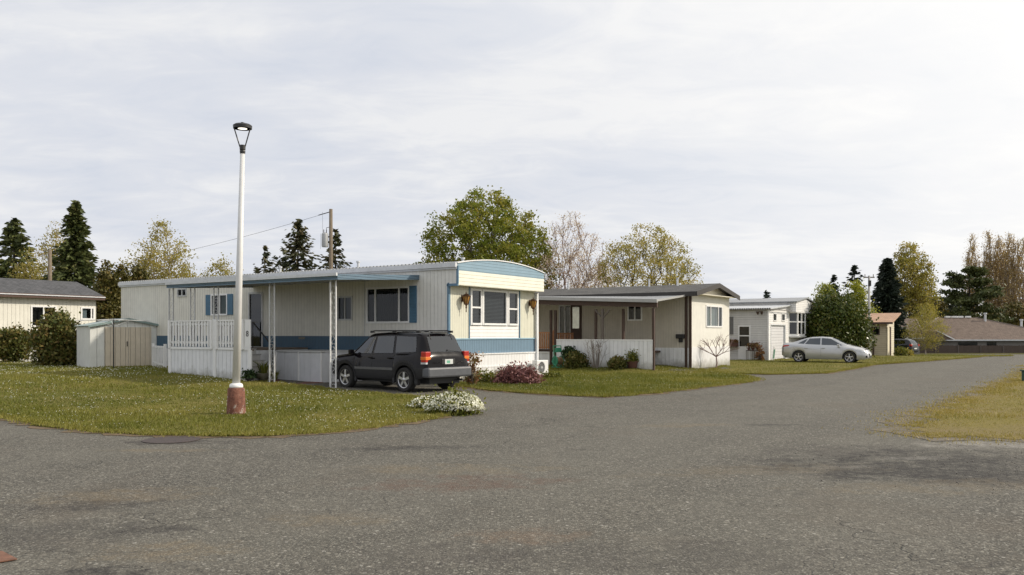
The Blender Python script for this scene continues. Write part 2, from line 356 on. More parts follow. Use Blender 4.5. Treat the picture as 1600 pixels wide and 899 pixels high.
def sheet(name, poly, m, zoff, step, parent=None, curb=0.0, noise=0.0):
    """polygon (world XY) tessellated so it follows the terrain"""
    pts = []
    k = len(poly)
    for i in range(k):
        a = Vector(poly[i][:2]); b = Vector(poly[(i+1) % k][:2]); n = max(1, int((b-a).length/step))
        nrm = Vector((-(b-a).y, (b-a).x)).normalized() if (b-a).length else Vector((0, 0))
        for j in range(n):
            p = a+(b-a)*j/n
            if noise: p = p+nrm*random.uniform(-noise, noise)
            pts.append(p)
    nb = len(pts); ed = [(i, (i+1) % nb) for i in range(nb)]
    xs = [p.x for p in pts]; ys = [p.y for p in pts]
    poly2 = np.array([(p.x, p.y) for p in pts])
    gxx, gyy = np.meshgrid(np.arange(min(xs), max(xs), step*1.7), np.arange(min(ys), max(ys), step*1.7))
    q = np.c_[gxx.ravel(), gyy.ravel()]; q = q[inside(q, poly2)]
    allp = pts+[Vector(p) for p in q.tolist()]
    vs, es, fs, _, _, _ = delaunay_2d_cdt(allp, ed, [], 1, 1e-5)
    mb = MB(); mb.v = [(v.x, v.y, gz(v.x, v.y)+zoff) for v in vs]; mb.f = [tuple(f) for f in fs]
    if curb:
        n0 = len(mb.v)
        mb.v += [(p.x, p.y, gz(p.x, p.y)+zoff) for p in pts]+[(p.x, p.y, gz(p.x, p.y)+zoff-curb) for p in pts]
        for i in range(nb):
            j = (i+1) % nb; mb.f.append((n0+i, n0+nb+i, n0+nb+j, n0+j))
    me = bpy.data.meshes.new(name); me.from_pydata(mb.v, [], mb.f)
    bm = bmesh.new(); bm.from_mesh(me); bmesh.ops.recalc_face_normals(bm, faces=bm.faces)
    if sum(f.normal.z for f in bm.faces) < 0: bmesh.ops.reverse_faces(bm, faces=bm.faces)
    bm.to_mesh(me); bm.free()
    return tag(mesh_obj(name, me, m, parent, True), kind='structure')
def inside(q, poly):
    x, y = q[:, 0], q[:, 1]; r = np.zeros(len(q), bool); n = len(poly); j = n-1
    for i in range(n):
        xi, yi = poly[i]; xj, yj = poly[j]
        with np.errstate(divide='ignore', invalid='ignore'):
            c = ((yi > y) != (yj > y)) & (x < (xj-xi)*(y-yi)/(yj-yi+1e-12)+xi)
        r ^= c; j = i
    return r
def w2(l): return [tuple(gp(*p)[:2]) if len(p) == 2 and p[1] > 530 else (p[1], p[2]) for p in l]   # ('w',x,y) or pixel
def ground():
    xs = sorted(set([-700, -400, -250, -160, -110]+list(np.arange(-80, 131, 3.0))+[160, 220, 320, 450, 700]))
    ys = sorted(set([-60, -30]+list(np.arange(-15, 152, 3.0))+[170, 200, 250, 320, 450, 700, 1200]))
    mb = MB()
    for y in ys:
        for x in xs: mb.v.append((x, y, gz(x, y)-.03))
    n = len(xs)
    for j in range(len(ys)-1):
        for i in range(n-1): a = j*n+i; mb.f.append((a, a+1, a+n+1, a+n))
    tag(mb.build('ground', M['field'], smooth=True), kind='structure')
ground()
sheet('road', [(-60,-14),(90,-14),(100,98),(50,98),(36,80),(22,62),(8,45),(-7,33),(-20,22),(-60,17)], M['asphalt'], 0.0, 1.5)
LAWN1 = w2([(-420,628),(-150,638),(0,652),(60,664.5),(150,676),(260,682),(420,682.5),(500,678.5),(560,672),(640,660),(690,652),(735,641),(712,633),(647,622.5),(580,616),(500,609),(440,604),('w',-8.2,27.6),('w',-13,31),('w',-15,40),('w',-36,42),('w',-46,28)])
LAWN2 = w2([('w',-2.2,26.1),(731,606),(770,611),(850,617),(945,621.5),(1030,614.5),(1100,606),(1165,598),(1183,594),(1150,587),(1110,583),('w',8.4,37.1),('w',-3,44),('w',0,30.5)])
LAWN3 = w2([('w',10.6,41.4),(1105,581.5),(1130,583.5),(1200,586),(1290,584),(1330,577.5),(1362,571),(1440,565.5),(1500,561),(1530,558.5),('w',45,75),('w',50,97),('w',40,84),('w',28,64),('w',15.2,50.5),('w',6,50)])
LAWN4 = w2([(1612,586),(1570,602),(1520,622),(1460,647),(1415,668),(1425,680),(1500,686),(1600,684),(1720,684),('w',19,23),('w',32,36),('w',30,47)])
M['soil'] = simple('bare_soil', (.13,.09,.05), .95, var=.3, bump=.02, bscale=20)
for nm, P, mt, z in (('lawn', LAWN1, M['turf'], .035), ('lawn', LAWN2, M['turf'], .035), ('lawn', LAWN3, M['turf'], .035), ('lawn', LAWN4, M['turfdry'], .012)):
    sheet(nm, P, mt, z, .35, curb=.05 if z > .02 else .014, noise=.15 if z > .02 else .35)

def grow(poly, d):
    n = len(poly); ar = sum(poly[i][0]*poly[(i+1) % n][1]-poly[(i+1) % n][0]*poly[i][1] for i in range(n)); sg = 1 if ar > 0 else -1; out = []
    for i in range(n):
        a, b, c = (Vector(poly[j % n]) for j in (i-1, i, i+1)); t = (c-a).normalized(); out.append((b.x+t.y*sg*d, b.y-t.x*sg*d))
    return out
for nm, P in (('verge', LAWN1), ('verge', LAWN2), ('verge', LAWN3)): sheet(nm, grow(P, .20), M['soil'], .006, .22, noise=.16)
M['dirt'] = simple('gravelly_dirt', (.115,.098,.075), .95, var=.4, scale=3, bump=.01, bscale=60)
sheet('verge', grow(LAWN4, .45), M['dirt'], .006, .35, noise=.34)
def quads_mesh(name, V, F4, var, m, parent=None, tri=False):
    me = bpy.data.meshes.new(name); k = 3 if tri else 4; nf = len(F4)
    me.vertices.add(len(V)); me.vertices.foreach_set('co', V.astype(np.float32).ravel())
    me.loops.add(nf*k); me.loops.foreach_set('vertex_index', F4.astype(np.int32).ravel())
    me.polygons.add(nf); me.polygons.foreach_set('loop_start', np.arange(0, nf*k, k, dtype=np.int32))
    me.update(calc_edges=True)
    at = me.attributes.new('var', 'FLOAT', 'FACE'); at.data.foreach_set('value', var.astype(np.float32))
    return mesh_obj(name, me, m, parent)
def vnoise(x, y, sc, seed=0):            # cheap smooth value noise
    x = x*sc+seed*17.3; y = y*sc+seed*9.1; xi = np.floor(x); yi = np.floor(y); fx = x-xi; fy = y-yi
    h = lambda a, b: np.modf(np.abs(np.sin(a*127.1+b*311.7)*43758.5453))[0]
    fx = fx*fx*(3-2*fx); fy = fy*fy*(3-2*fy)
    return (h(xi, yi)*(1-fx)+h(xi+1, yi)*fx)*(1-fy)+(h(xi, yi+1)*(1-fx)+h(xi+1, yi+1)*fx)*fy
def gzv(x, y): return np.array([gz(a, b) for a, b in zip(x, y)])
def grass(name, poly, n, hmin, hmax, m, near, zoff=.03, shrink=0, seed=0, margin=.0, edge=420, espread=.10):
    P = np.array(poly); lo = P.min(0); hi = P.max(0)
    q = RG.uniform(lo-margin, hi+margin, (n*4, 2)); q = q[inside(q, P)]
    d = np.maximum(q[:, 1], near); q = q[RG.random(len(q)) < (near/d)**1.6]
    q = q[(np.abs(q[:, 0]/q[:, 1]) < .70)]
    q = q[:n]; ex = []
    for i in range(len(P)):
        a, b = P[i], P[(i+1) % len(P)]
        if min(a[1], b[1]) > 60 or abs(a[0]/a[1]) > .9: continue
        m_ = int(np.linalg.norm(b-a)*edge); t = RG.random(m_)[:, None]; ex.append(a+(b-a)*t+RG.normal(size=(m_, 2))*espread*(.3+1.4*vnoise(a[0]+t[:, 0]*9, a[1]+t[:, 0]*7, .8, 3))[:, None])
    q = np.concatenate([q]+ex); k = len(q); x, y = q[:, 0], q[:, 1]; z = gzv(x, y)+zoff
    cl = vnoise(x, y, .9, 1+seed)*.6+vnoise(x, y, 3.1, 2+seed)*.4
    h = (hmin+(hmax-hmin)*RG.random(k)**1.6)*(.25+1.5*cl**1.3)*np.where(RG.random(k) < .015, 1.9, 1); a = RG.uniform(0, math.tau, k)
    w = .006*(y/near)**.9*1.1+.003*RG.random(k); dx, dy = np.cos(a)*w, np.sin(a)*w
    lx, ly = RG.normal(0, .45, k)*h, RG.normal(0, .45, k)*h
    V = np.stack([np.c_[x-dx, y-dy, z], np.c_[x+dx, y+dy, z], np.c_[x+lx, y+ly, z+h]], 1).reshape(-1, 3)
    var = np.clip(.5*vnoise(x, y, .33, 5+seed)+.3*vnoise(x, y, 1.6, 6+seed)+.3*RG.random(k)-.05, 0, 1)
    ne = sum(len(e) for e in ex)
    if ne: var[-ne:] = np.clip(.55+.35*RG.random(ne)+.15*(var[-ne:]-.5), 0, 1)
    o = quads_mesh(name, V, np.arange(3*k).reshape(-1, 3), var, m, tri=True)
    return tag(o, kind='stuff')
M['blade'] = leafmat('grass_blades', [(.060,.080,.012), (.125,.140,.022), (.205,.200,.040), (.32,.27,.08)], .3)
M['bladedry'] = leafmat('dry_grass_blades', [(.11,.13,.022), (.22,.205,.040), (.33,.265,.072), (.40,.31,.12)], .25)
tag(grass('grass', LAWN1, 260000, .025, .085, M['blade'], 13), 'short olive green grass with daisies round the lamp post', 'grass')
tag(grass('grass', LAWN2, 80000, .03, .10, M['blade'], 22, seed=1), 'green grass strip in front of the two nearest mobile homes', 'grass')
tag(grass('grass', LAWN3, 60000, .03, .11, M['blade'], 36, seed=2), 'green verge grass beside the silver sedan', 'grass')
tag(grass('grass', LAWN4, 60000, .02, .06, M['bladedry'], 17, .004, seed=3, edge=500, espread=.34), 'dry yellow grass at the right edge of the road', 'grass')
M['daisy'] = leafmat('daisy_petals', [(.62,.62,.52), (.78,.78,.70)], .2)
def daisies():
    V = []; 
    for P, n, near in ((np.array(LAWN1), 3400, 13), (np.array(LAWN2), 600, 22)):
        q = RG.uniform(P.min(0), P.max(0), (n*8, 2)); q = q[inside(q, P)]
        q = q[(np.abs(q[:, 0]/q[:, 1]) < .68)]
        c = vnoise(q[:, 0], q[:, 1], .5, 9)*.6+vnoise(q[:, 0], q[:, 1], 1.7, 8)*.4
        q = q[RG.random(len(q)) < np.clip((c-.38)*4, 0.02, 1)][:n]
        k = len(q); z = gzv(q[:, 0], q[:, 1])+.05+RG.uniform(0, .04, k); r = RG.uniform(.005, .0085, k)*np.clip(q[:, 1]/near, 1, 2)
        for i in range(4):
            a = i*math.pi/2; V.append((q[:, 0]+r*math.cos(a), q[:, 1]+r*math.sin(a)-0, z+r*.5*math.sin(a)))
        n4 = np.stack([np.c_[v] if False else np.stack(v, 1) for v in V], 1).reshape(-1, 3); V = []
        yield n4
arr = np.concatenate(list(daisies())); k = len(arr)//4
tag(quads_mesh('daisies', arr, np.arange(4*k).reshape(-1, 4), RG.random(k), M['daisy']), 'tiny white daisies scattered through the lawns', 'flowers', kind='stuff')
# loose stones on the worn patch at the right, and along the verge
def pebbles():
    mb = MB(); spots = []
    for _ in range(520): spots.append((gp(random.uniform(1240, 1600), random.triangular(690, 770, 715)), random.triangular(.003, .016, .005)))
    for _ in range(260): spots.append((gp(random.uniform(0, 1600), random.uniform(700, 899)), random.uniform(.004, .010)))
    for i in range(200):
        j = random.randrange(1, 12); a = Vector(LAWN1[j]); b = Vector(LAWN1[j+1]); p = a.lerp(b, random.random())+Vector((random.gauss(0, .1), -abs(random.gauss(0, .2)))); spots.append((Vector((p.x, p.y, 0)), random.uniform(.006, .016)))
    for p, r in spots:
        z = 0; s = [r*random.uniform(.6, 1.2) for _ in range(6)]
        n = len(mb.v); mb.v += [(p.x+s[0], p.y, z+r*.3), (p.x, p.y+s[1], z+r*.3), (p.x-s[2], p.y, z+r*.3), (p.x, p.y-s[3], z+r*.3), (p.x, p.y, z+s[4]), (p.x, p.y, z-.002)]
        for q in ((0,1,4),(1,2,4),(2,3,4),(3,0,4),(1,0,5),(2,1,5),(3,2,5),(0,3,5)): mb.f.append(tuple(n+i for i in q))
    tag(mb.build('gravel', simple('loose_stones', (.13,.12,.105), .9, var=.5, scale=3)), 'loose stones scattered over the worn asphalt', 'gravel', kind='stuff')
pebbles()

# ------------------------------------------------------------------ foliage
def leaves(name, C, size, m, parent=None, asp=1.6, var=None, flat=0.0, dirs=None):
    n = len(C); size = np.broadcast_to(size, (n,)) if np.ndim(size) == 0 else size
    if dirs is None:
        u = RG.normal(size=(n, 3)); u[:, 2] *= (1-flat)
    else: u = dirs+RG.normal(size=(n, 3))*.25
    u /= np.linalg.norm(u, axis=1)[:, None]+1e-9
    w = RG.normal(size=(n, 3)); w -= (w*u).sum(1)[:, None]*u; 
    if flat: w[:, 2] *= (1-flat)
    w /= np.linalg.norm(w, axis=1)[:, None]+1e-9
    a = u*(size*asp*.5)[:, None]; b = w*(size*.5)[:, None]
    V = np.stack([C-a, C-a*.1+b, C+a, C-a*.1-b], 1).reshape(-1, 3)
    if var is None: var = RG.random(n)
    return quads_mesh(name, V, np.arange(4*n).reshape(-1, 4), np.clip(var, 0, 1), m, parent)
def crown_pts(n, zb, zt, R0, prof, rho=.5, lob=.35, seed=0, squash=1):
    h = RG.random(n*3); pr = np.interp(h, [p[0] for p in prof], [p[1] for p in prof])
    keep = RG.random(n*3) < (pr/pr.max())**2*.9+.1; h = h[keep][:n]; pr = pr[keep][:n]; n = len(h)
    a = RG.uniform(0, math.tau, n); lo = 1-lob+lob*2*(.6*vnoise(np.cos(a)*1.2+3, h*3+np.sin(a)*1.2+3, 1.6, seed)+.4*vnoise(np.cos(a)*2.2+3, h*5+np.sin(a)*2.2, 2.3, seed+3))
    r = R0*pr*lo*RG.random(n)**rho
    return np.c_[r*np.cos(a), r*np.sin(a)*squash, zb+(zt-zb)*h]
def tree(name, label, x, y, H, R0, prof, leafm, barkm, zb=.28, nb=260, nl=26, ls=.14, trunk=.16, sig=.34, w=.45, up=.6, rho=.5, lob=.35, seed=0, cat='tree', trunk_to=.62, group=None, multi=1, twig=0, lean=(0, 0), asp=1.5, base_h=None, minr=.008):
    z0 = gz(x, y) if base_h is None else base_h; H = H-z0
    root = empty(name, (x, y, z0-.05), 0, label, cat, group)
    P = crown_pts(nb, H*zb, H*.97, R0, prof, rho, lob, seed)
    P[:, 0] += lean[0]*P[:, 2]/H; P[:, 1] += lean[1]*P[:, 2]/H
    nodes = [np.array([0, 0, -.2])]; par = [-1]; plen = [0.0]
    for mth in range(multi):
        last = 0; a0 = random.uniform(0, 6.28)+mth*math.tau/multi; sp = 0 if multi == 1 else R0*.45
        kk = max(4, int(H*trunk_to/.7))
        for i in range(1, kk+1):
            f = i/kk; q = np.array([math.cos(a0)*sp*f**1.3+random.gauss(0, .05)*R0*.4+lean[0]*f*trunk_to, math.sin(a0)*sp*f**1.3+random.gauss(0, .05)*R0*.4+lean[1]*f*trunk_to, H*trunk_to*f])
            nodes.append(q); par.append(last); plen.append(plen[last]+np.linalg.norm(q-nodes[last])); last = len(nodes)-1
    order = np.argsort(np.hypot(P[:, 0], P[:, 1])*1.0+np.abs(P[:, 2]-H*trunk_to*.6)*.5)
    NA = np.zeros((len(P)*3+len(nodes), 3)); PL = np.zeros(len(NA)); cnt = len(nodes)
    NA[:cnt] = nodes; PL[:cnt] = plen; first = cnt; ends = []
    for oi in order:
        p = P[oi]; d = np.linalg.norm(NA[:cnt]-p, axis=1)
        cost = d+w*PL[:cnt]+np.maximum(0, NA[:cnt, 2]-p[2]+up*np.hypot(NA[:cnt, 0]-p[0], NA[:cnt, 1]-p[1]))*1.3
        cost[0:max(1, int(zb*3))] += 3
        j = int(np.argmin(cost)); dj = d[j]
        if dj > .8:
            mid = (NA[j]+p)/2+RG.normal(size=3)*dj*.07-np.array([0, 0, dj*.05]); NA[cnt] = mid; par.append(j); PL[cnt] = PL[j]+dj/2; j = cnt; cnt += 1
        NA[cnt] = p; par.append(j); PL[cnt] = PL[j]+np.linalg.norm(p-NA[j]); ends.append(cnt); cnt += 1
    NA = NA[:cnt]; c = np.ones(cnt)
    for i in range(cnt-1, 0, -1): c[par[i]] += c[i]
    rad = trunk*(c/c[0])**.48; rad = np.maximum(rad, minr); rad[0] *= 1.25
    mb = MB()
    for i in range(1, cnt):
        a, b = NA[par[i]], NA[i]; mb.tube([a, b], [min(rad[par[i]], rad[i]*1.5), rad[i]], 5 if rad[i] > .03 else 3, cap=False)
    ends = np.array(ends); L_ = NA[ends]
    if twig:
        for p in L_:
            for _ in range(twig):
                out = np.array([p[0], p[1], abs(p[2]-H*zb)*.6+.5]); out = out/np.linalg.norm(out)+RG.normal(size=3)*.35
                mb.tube([p, p+out*random.uniform(.25, .7)*sig*2.2], [minr*.8, minr*.4], 3, cap=False)
    mb.build('trunk', barkm, root, smooth=True)
    if nl:
        cc = np.repeat(L_, nl, 0); n = len(cc); s1 = np.repeat(RG.uniform(.6, 1.3, len(L_)), nl)
        v = RG.normal(size=(n, 3))*sig*s1[:, None]; v[:, 2] *= .7; cc = cc+v
        cv = np.repeat(RG.random(len(L_)), nl)
        leaves('crown', cc, ls*RG.uniform(.6, 1.3, n), leafm, root, asp, var=cv*.55+RG.random(n)*.5)
    return root
def conifer(name, label, x, y, H, R0, leafm, barkm, gap=.38, nbr=6, droop=.25, ls=.22, z0f=.08, prof=.85, dens=26, top=None, group=None, cat='tree', jitter=.3, upturn=.15):
    zg = gz(x, y); H = H-zg; root = empty(name, (x, y, zg-.05), 0, label, cat, group)
    mb = MB(); mb.tube([(0, 0, -.1), (random.gauss(0, .06), random.gauss(0, .06), H*.5), (0, 0, H*.99)], [.035*H**.8+.02, .018*H**.8, .015], 7)
    C = []; D = []; S = []; V = []; z = H*z0f
    while z < H*.985:
        f = z/H; Lr = R0*((1-f)/(1-z0f))**prof
        nn = max(3, int(nbr*(.6+.4*(1-f))))
        for k in range(nn):
            a = random.uniform(0, math.tau); Ln = Lr*random.uniform(1-jitter, 1+jitter*.5); bz = z+random.uniform(-gap, gap)*.5
            t = np.linspace(.05, 1, max(3, int(dens*(.3+.7*Ln/R0)))); t = t**.75
            ex = Ln*t; ez = bz-droop*Ln*t+upturn*Ln*t**3+.12*Ln*(1-t)*t
            side = RG.normal(size=len(t))*.20*Ln*(1.15-t); th = RG.normal(size=len(t))*.05*(1+Ln)
            px = math.cos(a)*ex-math.sin(a)*side; py = math.sin(a)*ex+math.cos(a)*side
            C.append(np.c_[px, py, ez+th]); S.append(ls*RG.uniform(.6, 1.25, len(t))*(1.15-.5*t))
            dd = np.c_[math.cos(a)-math.sin(a)*side*1.2, math.sin(a)+math.cos(a)*side*1.2, np.full(len(t), -.25)]; D.append(dd)
            V.append(np.full(len(t), random.random()*.6)+RG.random(len(t))*.4)
            if Ln > .5: mb.tube([(0, 0, bz), (math.cos(a)*Ln*.6, math.sin(a)*Ln*.6, bz-droop*Ln*.55), (math.cos(a)*Ln*.95, math.sin(a)*Ln*.95, bz-droop*Ln*.95+upturn*Ln*.8)], [.012*H**.4, .008, .004], 3, cap=False)
        z += gap*(.55+.45*(1-f))
    mb.build('trunk', barkm, root, smooth=True)
    C = np.concatenate(C); leaves('crown', C, np.concatenate(S), leafm, root, 2.3, np.concatenate(V), dirs=np.concatenate(D))
    return root
def bush(name, label, x, y, H, R0, leafm, n=2500, ls=.08, prof=None, stems=7, z0=None, zb=.03, cat='bush', sq=1, lob=.3, rho=.28, flower=None, stem_m=None, ngrp=140, group=None, bare=0):
    zg = gz(x, y) if z0 is None else z0; root = empty(name, (x, y, zg), 0, label, cat, group)
    prof = prof or [(0, .72), (.25, .97), (.5, 1), (.8, .72), (1, .2)]
    G = crown_pts(ngrp, H*zb, H*.95, R0*.93, prof, rho, lob, random.randrange(50), sq)
    mb = MB()
    for g in G[::max(1, len(G)//(stems*4))]:
        mb.tube([(g[0]*.1, g[1]*.1, -.03), (g[0]*.45+random.gauss(0, .03), g[1]*.45, g[2]*.55), tuple(g)], [.016*max(.5, H)**.7, .010*max(.5, H)**.7, .004], 4, cap=False)
    mb.build('stems', stem_m or M['bark'], root, smooth=True)
    if n:
        idx = RG.integers(0, len(G), n); s = R0*.16
        C = G[idx]+RG.normal(size=(n, 3))*s; C[:, 2] = np.maximum(C[:, 2], .01)
        leaves('foliage', C, ls*RG.uniform(.6, 1.3, n), leafm, root, 1.5, var=RG.random(len(G))[idx]*.5+RG.random(n)*.5)
    if flower:
        fm, fn, fs, fr = flower; F = crown_pts(fn, H*.25, H*1.04, R0*1.05, prof, fr, lob, 3, sq)
        leaves('blossom', F, fs*RG.uniform(.7, 1.2, len(F)), fm, root, 1.1)
    return root
LM = {
 'maple': leafmat('maple_leaves', [(.10,.145,.018), (.165,.20,.028), (.24,.245,.04), (.30,.25,.055)], .42),
 'yellow': leafmat('young_yellow_leaves', [(.20,.19,.045), (.30,.27,.07), (.40,.34,.11), (.42,.33,.14)], .45),
 'cherry': leafmat('faded_blossom', [(.42,.29,.23), (.55,.44,.38), (.66,.57,.51), (.34,.27,.12)], .4),
 'spring': leafmat('spring_leaves', [(.160,.160,.035), (.256,.240,.051), (.352,.304,.080), (.432,.336,.112)], .45),
 'gold': leafmat('golden_buds', [(.30,.20,.08), (.40,.29,.13), (.50,.37,.18), (.40,.35,.15)], .4),
 'fir': leafmat('fir_needles', [(.018,.027,.017), (.030,.045,.024), (.051,.068,.033), (.075,.068,.038)], .08),
 'firrust': leafmat('rusty_fir_needles', [(.026,.036,.016), (.050,.058,.024), (.085,.078,.034), (.125,.090,.042)], .08),
 'spruce': leafmat('dark_spruce_needles', [(.014,.022,.016), (.024,.034,.022), (.038,.050,.030)], .05),
 'sequoia': leafmat('dense_conifer_foliage', [(.034,.046,.016), (.060,.078,.024), (.100,.115,.036), (.13,.125,.045)], .1),
 'cypress': leafmat('cypress_foliage', [(.040,.045,.010), (.075,.072,.016), (.115,.098,.024), (.17,.115,.035)], .1),
 'laurel': leafmat('laurel_leaves', [(.027,.047,.011), (.054,.081,.016), (.101,.119,.024), (.176,.149,.041)], .15, .35),
 'shrub': leafmat('shrub_leaves', [(.045,.062,.016), (.085,.100,.024), (.15,.135,.036), (.25,.15,.06)], .2),
 'darkshrub': leafmat('dark_shrub_leaves', [(.014,.031,.013), (.028,.056,.018), (.053,.084,.025)], .15),
 'heather': leafmat('heather_flowers', [(.120,.048,.050), (.228,.102,.102), (.336,.180,.168)], .15),
 'whitefl': leafmat('white_flowers', [(.80,.80,.68), (.86,.86,.78), (.88,.87,.72)], .15),
 'bud': leafmat('small_rusty_leaves', [(.144,.072,.036), (.240,.120,.060), (.168,.156,.048)], .3),
 'bed': leafmat('flowerbed_leaves', [(.065,.091,.016), (.143,.156,.026), (.221,.195,.039)], .3),
 'weep': leafmat('weeping_leaves', [(.18,.22,.03), (.27,.29,.045), (.36,.34,.06)], .45),
 'rosefl': leafmat('pink_white_rose_petals', [(.6,.42,.38), (.65,.58,.5)], .25),
}
def at(px, Y): return ((px-800)/FX*Y, Y)
def zt(py, Y): return HC+(HZ-py)*Y/FX
ROUND = [(0, .45), (.2, .85), (.45, 1), (.7, .88), (.9, .55), (1, .2)]
EGG = [(0, .35), (.2, .8), (.4, 1), (.65, .85), (.85, .5), (1, .12)]
COLM = [(0, .5), (.3, .95), (.6, 1), (.85, .7), (1, .25)]
def T(px, py, Y, wpx, fn, *a, **k):
    x, y = at(px, Y); return fn(a[0], a[1], x, y, zt(py, Y), wpx/2/FX*Y, *a[2:], **k)
# trees behind the homes, centre
T(759, 290, 54, 212, tree, 'maple_tree', 'large round green maple rising behind the blue-striped home', ROUND, LM['maple'], M['bark'], zb=.14, nb=760, nl=58, ls=.115, trunk=.22, sig=.235, rho=.42, seed=2, trunk_to=.4, w=.5, minr=.014, lob=.22)
T(890, 326, 54, 176, tree, 'cherry_tree', 'pinkish cherry tree with thin blossom beside the big maple', [(0,.9),(.3,1),(.6,.8),(.85,.5),(1,.2)], LM['cherry'], M['barkpink'], zb=.16, nb=480, nl=34, ls=.06, trunk=.15, sig=.22, rho=.6, seed=5, up=1.1, twig=3, minr=.016, multi=3)
T(940, 405, 57, 110, tree, 'cherry_tree', 'low pinkish cherry tree between the maple and the yellow tree', ROUND, LM['cherry'], M['barkpink'], zb=.12, nb=220, nl=34, ls=.065, trunk=.12, sig=.26, rho=.6, seed=6, up=.9, twig=3, minr=.015)
T(1012, 343, 51, 162, tree, 'maple_tree', 'broad yellow-leaved tree behind the tan home with the porch', ROUND, LM['yellow'], M['barkdark'], zb=.22, nb=420, nl=46, ls=.075, trunk=.17, sig=.21, rho=.5, seed=9, up=.5, trunk_to=.35, multi=3, minr=.014, lob=.2)
T(1060, 412, 56, 70, tree, 'maple_tree', 'small yellow-green tree at the right end of the porch home roof', ROUND, LM['yellow'], M['bark'], zb=.1, nb=140, nl=42, ls=.075, trunk=.10, sig=.25, twig=2, seed=4, minr=.012)
# left background
T(22, 338, 76, 130, conifer, 'fir_tree', 'bluish green fir at the far left edge, dark at its foot', LM['sequoia'], M['bark'], ls=.36, gap=.5, nbr=8, prof=.6, dens=22)
T(45, 372, 74, 50, tree, 'birch_tree', 'thin yellow-leaved tree leaning against the leftmost fir', EGG, LM['yellow'], M['barkpale'], zb=.2, nb=150, nl=28, ls=.11, trunk=.12, sig=.35, seed=8)
T(88, 342, 72, 52, tree, 'birch_tree', 'sparse pale birch left of the tall pointed conifer', EGG, LM['yellow'], M['barkpale'], zb=.3, nb=150, nl=28, ls=.11, trunk=.13, sig=.35, seed=12, twig=2)
T(118, 313, 65, 128, conifer, 'sequoia_tree', 'tall pointed dense conifer above the left home', LM['sequoia'], M['bark'], ls=.30, gap=.30, nbr=10, prof=.72, dens=24, jitter=.25)
T(252, 342, 80, 112, tree, 'poplar_tree', 'broad yellowish tree right of the brown cypresses', EGG, LM['yellow'], M['barkpale'], zb=.12, nb=400, nl=36, ls=.13, trunk=.2, sig=.36, seed=14, up=1.2, multi=3, minr=.018)
T(345, 399, 78, 62, tree, 'poplar_tree', 'low yellowish tree seen left of the lamp post', ROUND, LM['yellow'], M['barkpale'], zb=.2, nb=180, nl=34, ls=.12, trunk=.13, sig=.35, seed=15)
T(300, 425, 76, 50, tree, 'poplar_tree', 'lowest yellowish tree just above the long roof', ROUND, LM['spring'], M['bark'], zb=.2, nb=100, nl=18, ls=.16, trunk=.1, sig=.35, seed=16)
T(414, 386, 72, 130, conifer, 'fir_tree', 'smallest dark fir, right beside the lamp post', LM['firrust'], M['barkdark'], ls=.26, gap=.5, nbr=5, droop=.12, dens=20, upturn=.35)
T(466, 341, 70, 176, conifer, 'fir_tree', 'biggest dark fir left of the wooden utility pole', LM['firrust'], M['barkdark'], ls=.27, gap=.42, nbr=7, droop=.1, dens=26, upturn=.35, jitter=.35)
T(524, 358, 70, 128, conifer, 'fir_tree', 'dark fir behind the wooden utility pole', LM['firrust'], M['barkdark'], ls=.25, gap=.42, nbr=6, droop=.1, dens=20, upturn=.3)
T(440, 412, 74, 80, tree, 'thicket', 'low green thicket under the dark firs', ROUND, LM['cypress'], M['bark'], zb=.1, nb=120, nl=22, ls=.18, trunk=.08, sig=.35, seed=41, cat='thicket')
# cypresses beside the shed
def cypress(label, px, py, Y, wpx, m='cypress', n=9000):
    x, y = at(px, Y); H = zt(py, Y)-gz(x, y)
    return bush('cypress_tree', label, x, y, H, wpx/2/FX*Y, LM[m], n=n, ls=.13, prof=[(0, .8), (.2, 1), (.6, .95), (.85, .7), (1, .15)], lob=.22, rho=.25, ngrp=520, cat='tree', stems=10)
cypress('tall brown-green cypress directly behind the garden shed', 168, 404, 52, 42)
cypress('second cypress, behind the end of the long beige wall', 190, 410, 54, 34)
cypress('shorter olive cypress rising over the long home roof end', 216, 408, 55, 42)
# right background
T(1197, 453, 100, 70, conifer, 'fir_tree', 'tiny dark fir above the third home roof', LM['spruce'], M['barkdark'], ls=.34, gap=.5, nbr=6, dens=12)
T(1303, 427, 118, 60, conifer, 'fir_tree', 'small thin fir above the big laurel', LM['spruce'], M['barkdark'], ls=.4, gap=.7, nbr=6, dens=12)
T(1335, 411, 120, 92, conifer, 'fir_tree', 'open-branched fir left of the pale street pole', LM['spruce'], M['barkdark'], ls=.42, gap=.8, nbr=5, dens=16, upturn=.4, droop=.05)
T(1289, 440, 82, 46, tree, 'willow_tree', 'yellow-green tree peeping over the laurel at its left', EGG, LM['weep'], M['bark'], zb=.1, nb=260, nl=46, ls=.12, trunk=.12, sig=.3, seed=17)
T(1337, 437, 80, 44, tree, 'willow_tree', 'bright yellow-green willow between laurel and pole', EGG, LM['weep'], M['bark'], zb=.1, nb=260, nl=46, ls=.12, trunk=.12, sig=.3, seed=18, lob=.2)
T(1362, 470, 82, 26, tree, 'willow_tree', 'small yellow-green tree behind the pale street pole', EGG, LM['weep'], M['bark'], zb=.1, nb=80, nl=20, ls=.17, trunk=.1, sig=.3, seed=19)
T(1386, 402, 102, 76, conifer, 'spruce_tree', 'near-black dense spruce behind the orange-roofed shed', LM['spruce'], M['barkdark'], ls=.42, gap=.4, nbr=10, prof=.62, dens=26, jitter=.2)
T(1422, 377, 122, 78, tree, 'poplar_tree', 'tall oval yellow-green poplar right of the black spruce', COLM, LM['spring'], M['bark'], zb=.14, nb=560, nl=34, ls=.19, trunk=.26, sig=.36, seed=21, up=1.3, minr=.028, rho=.55, lob=.25)
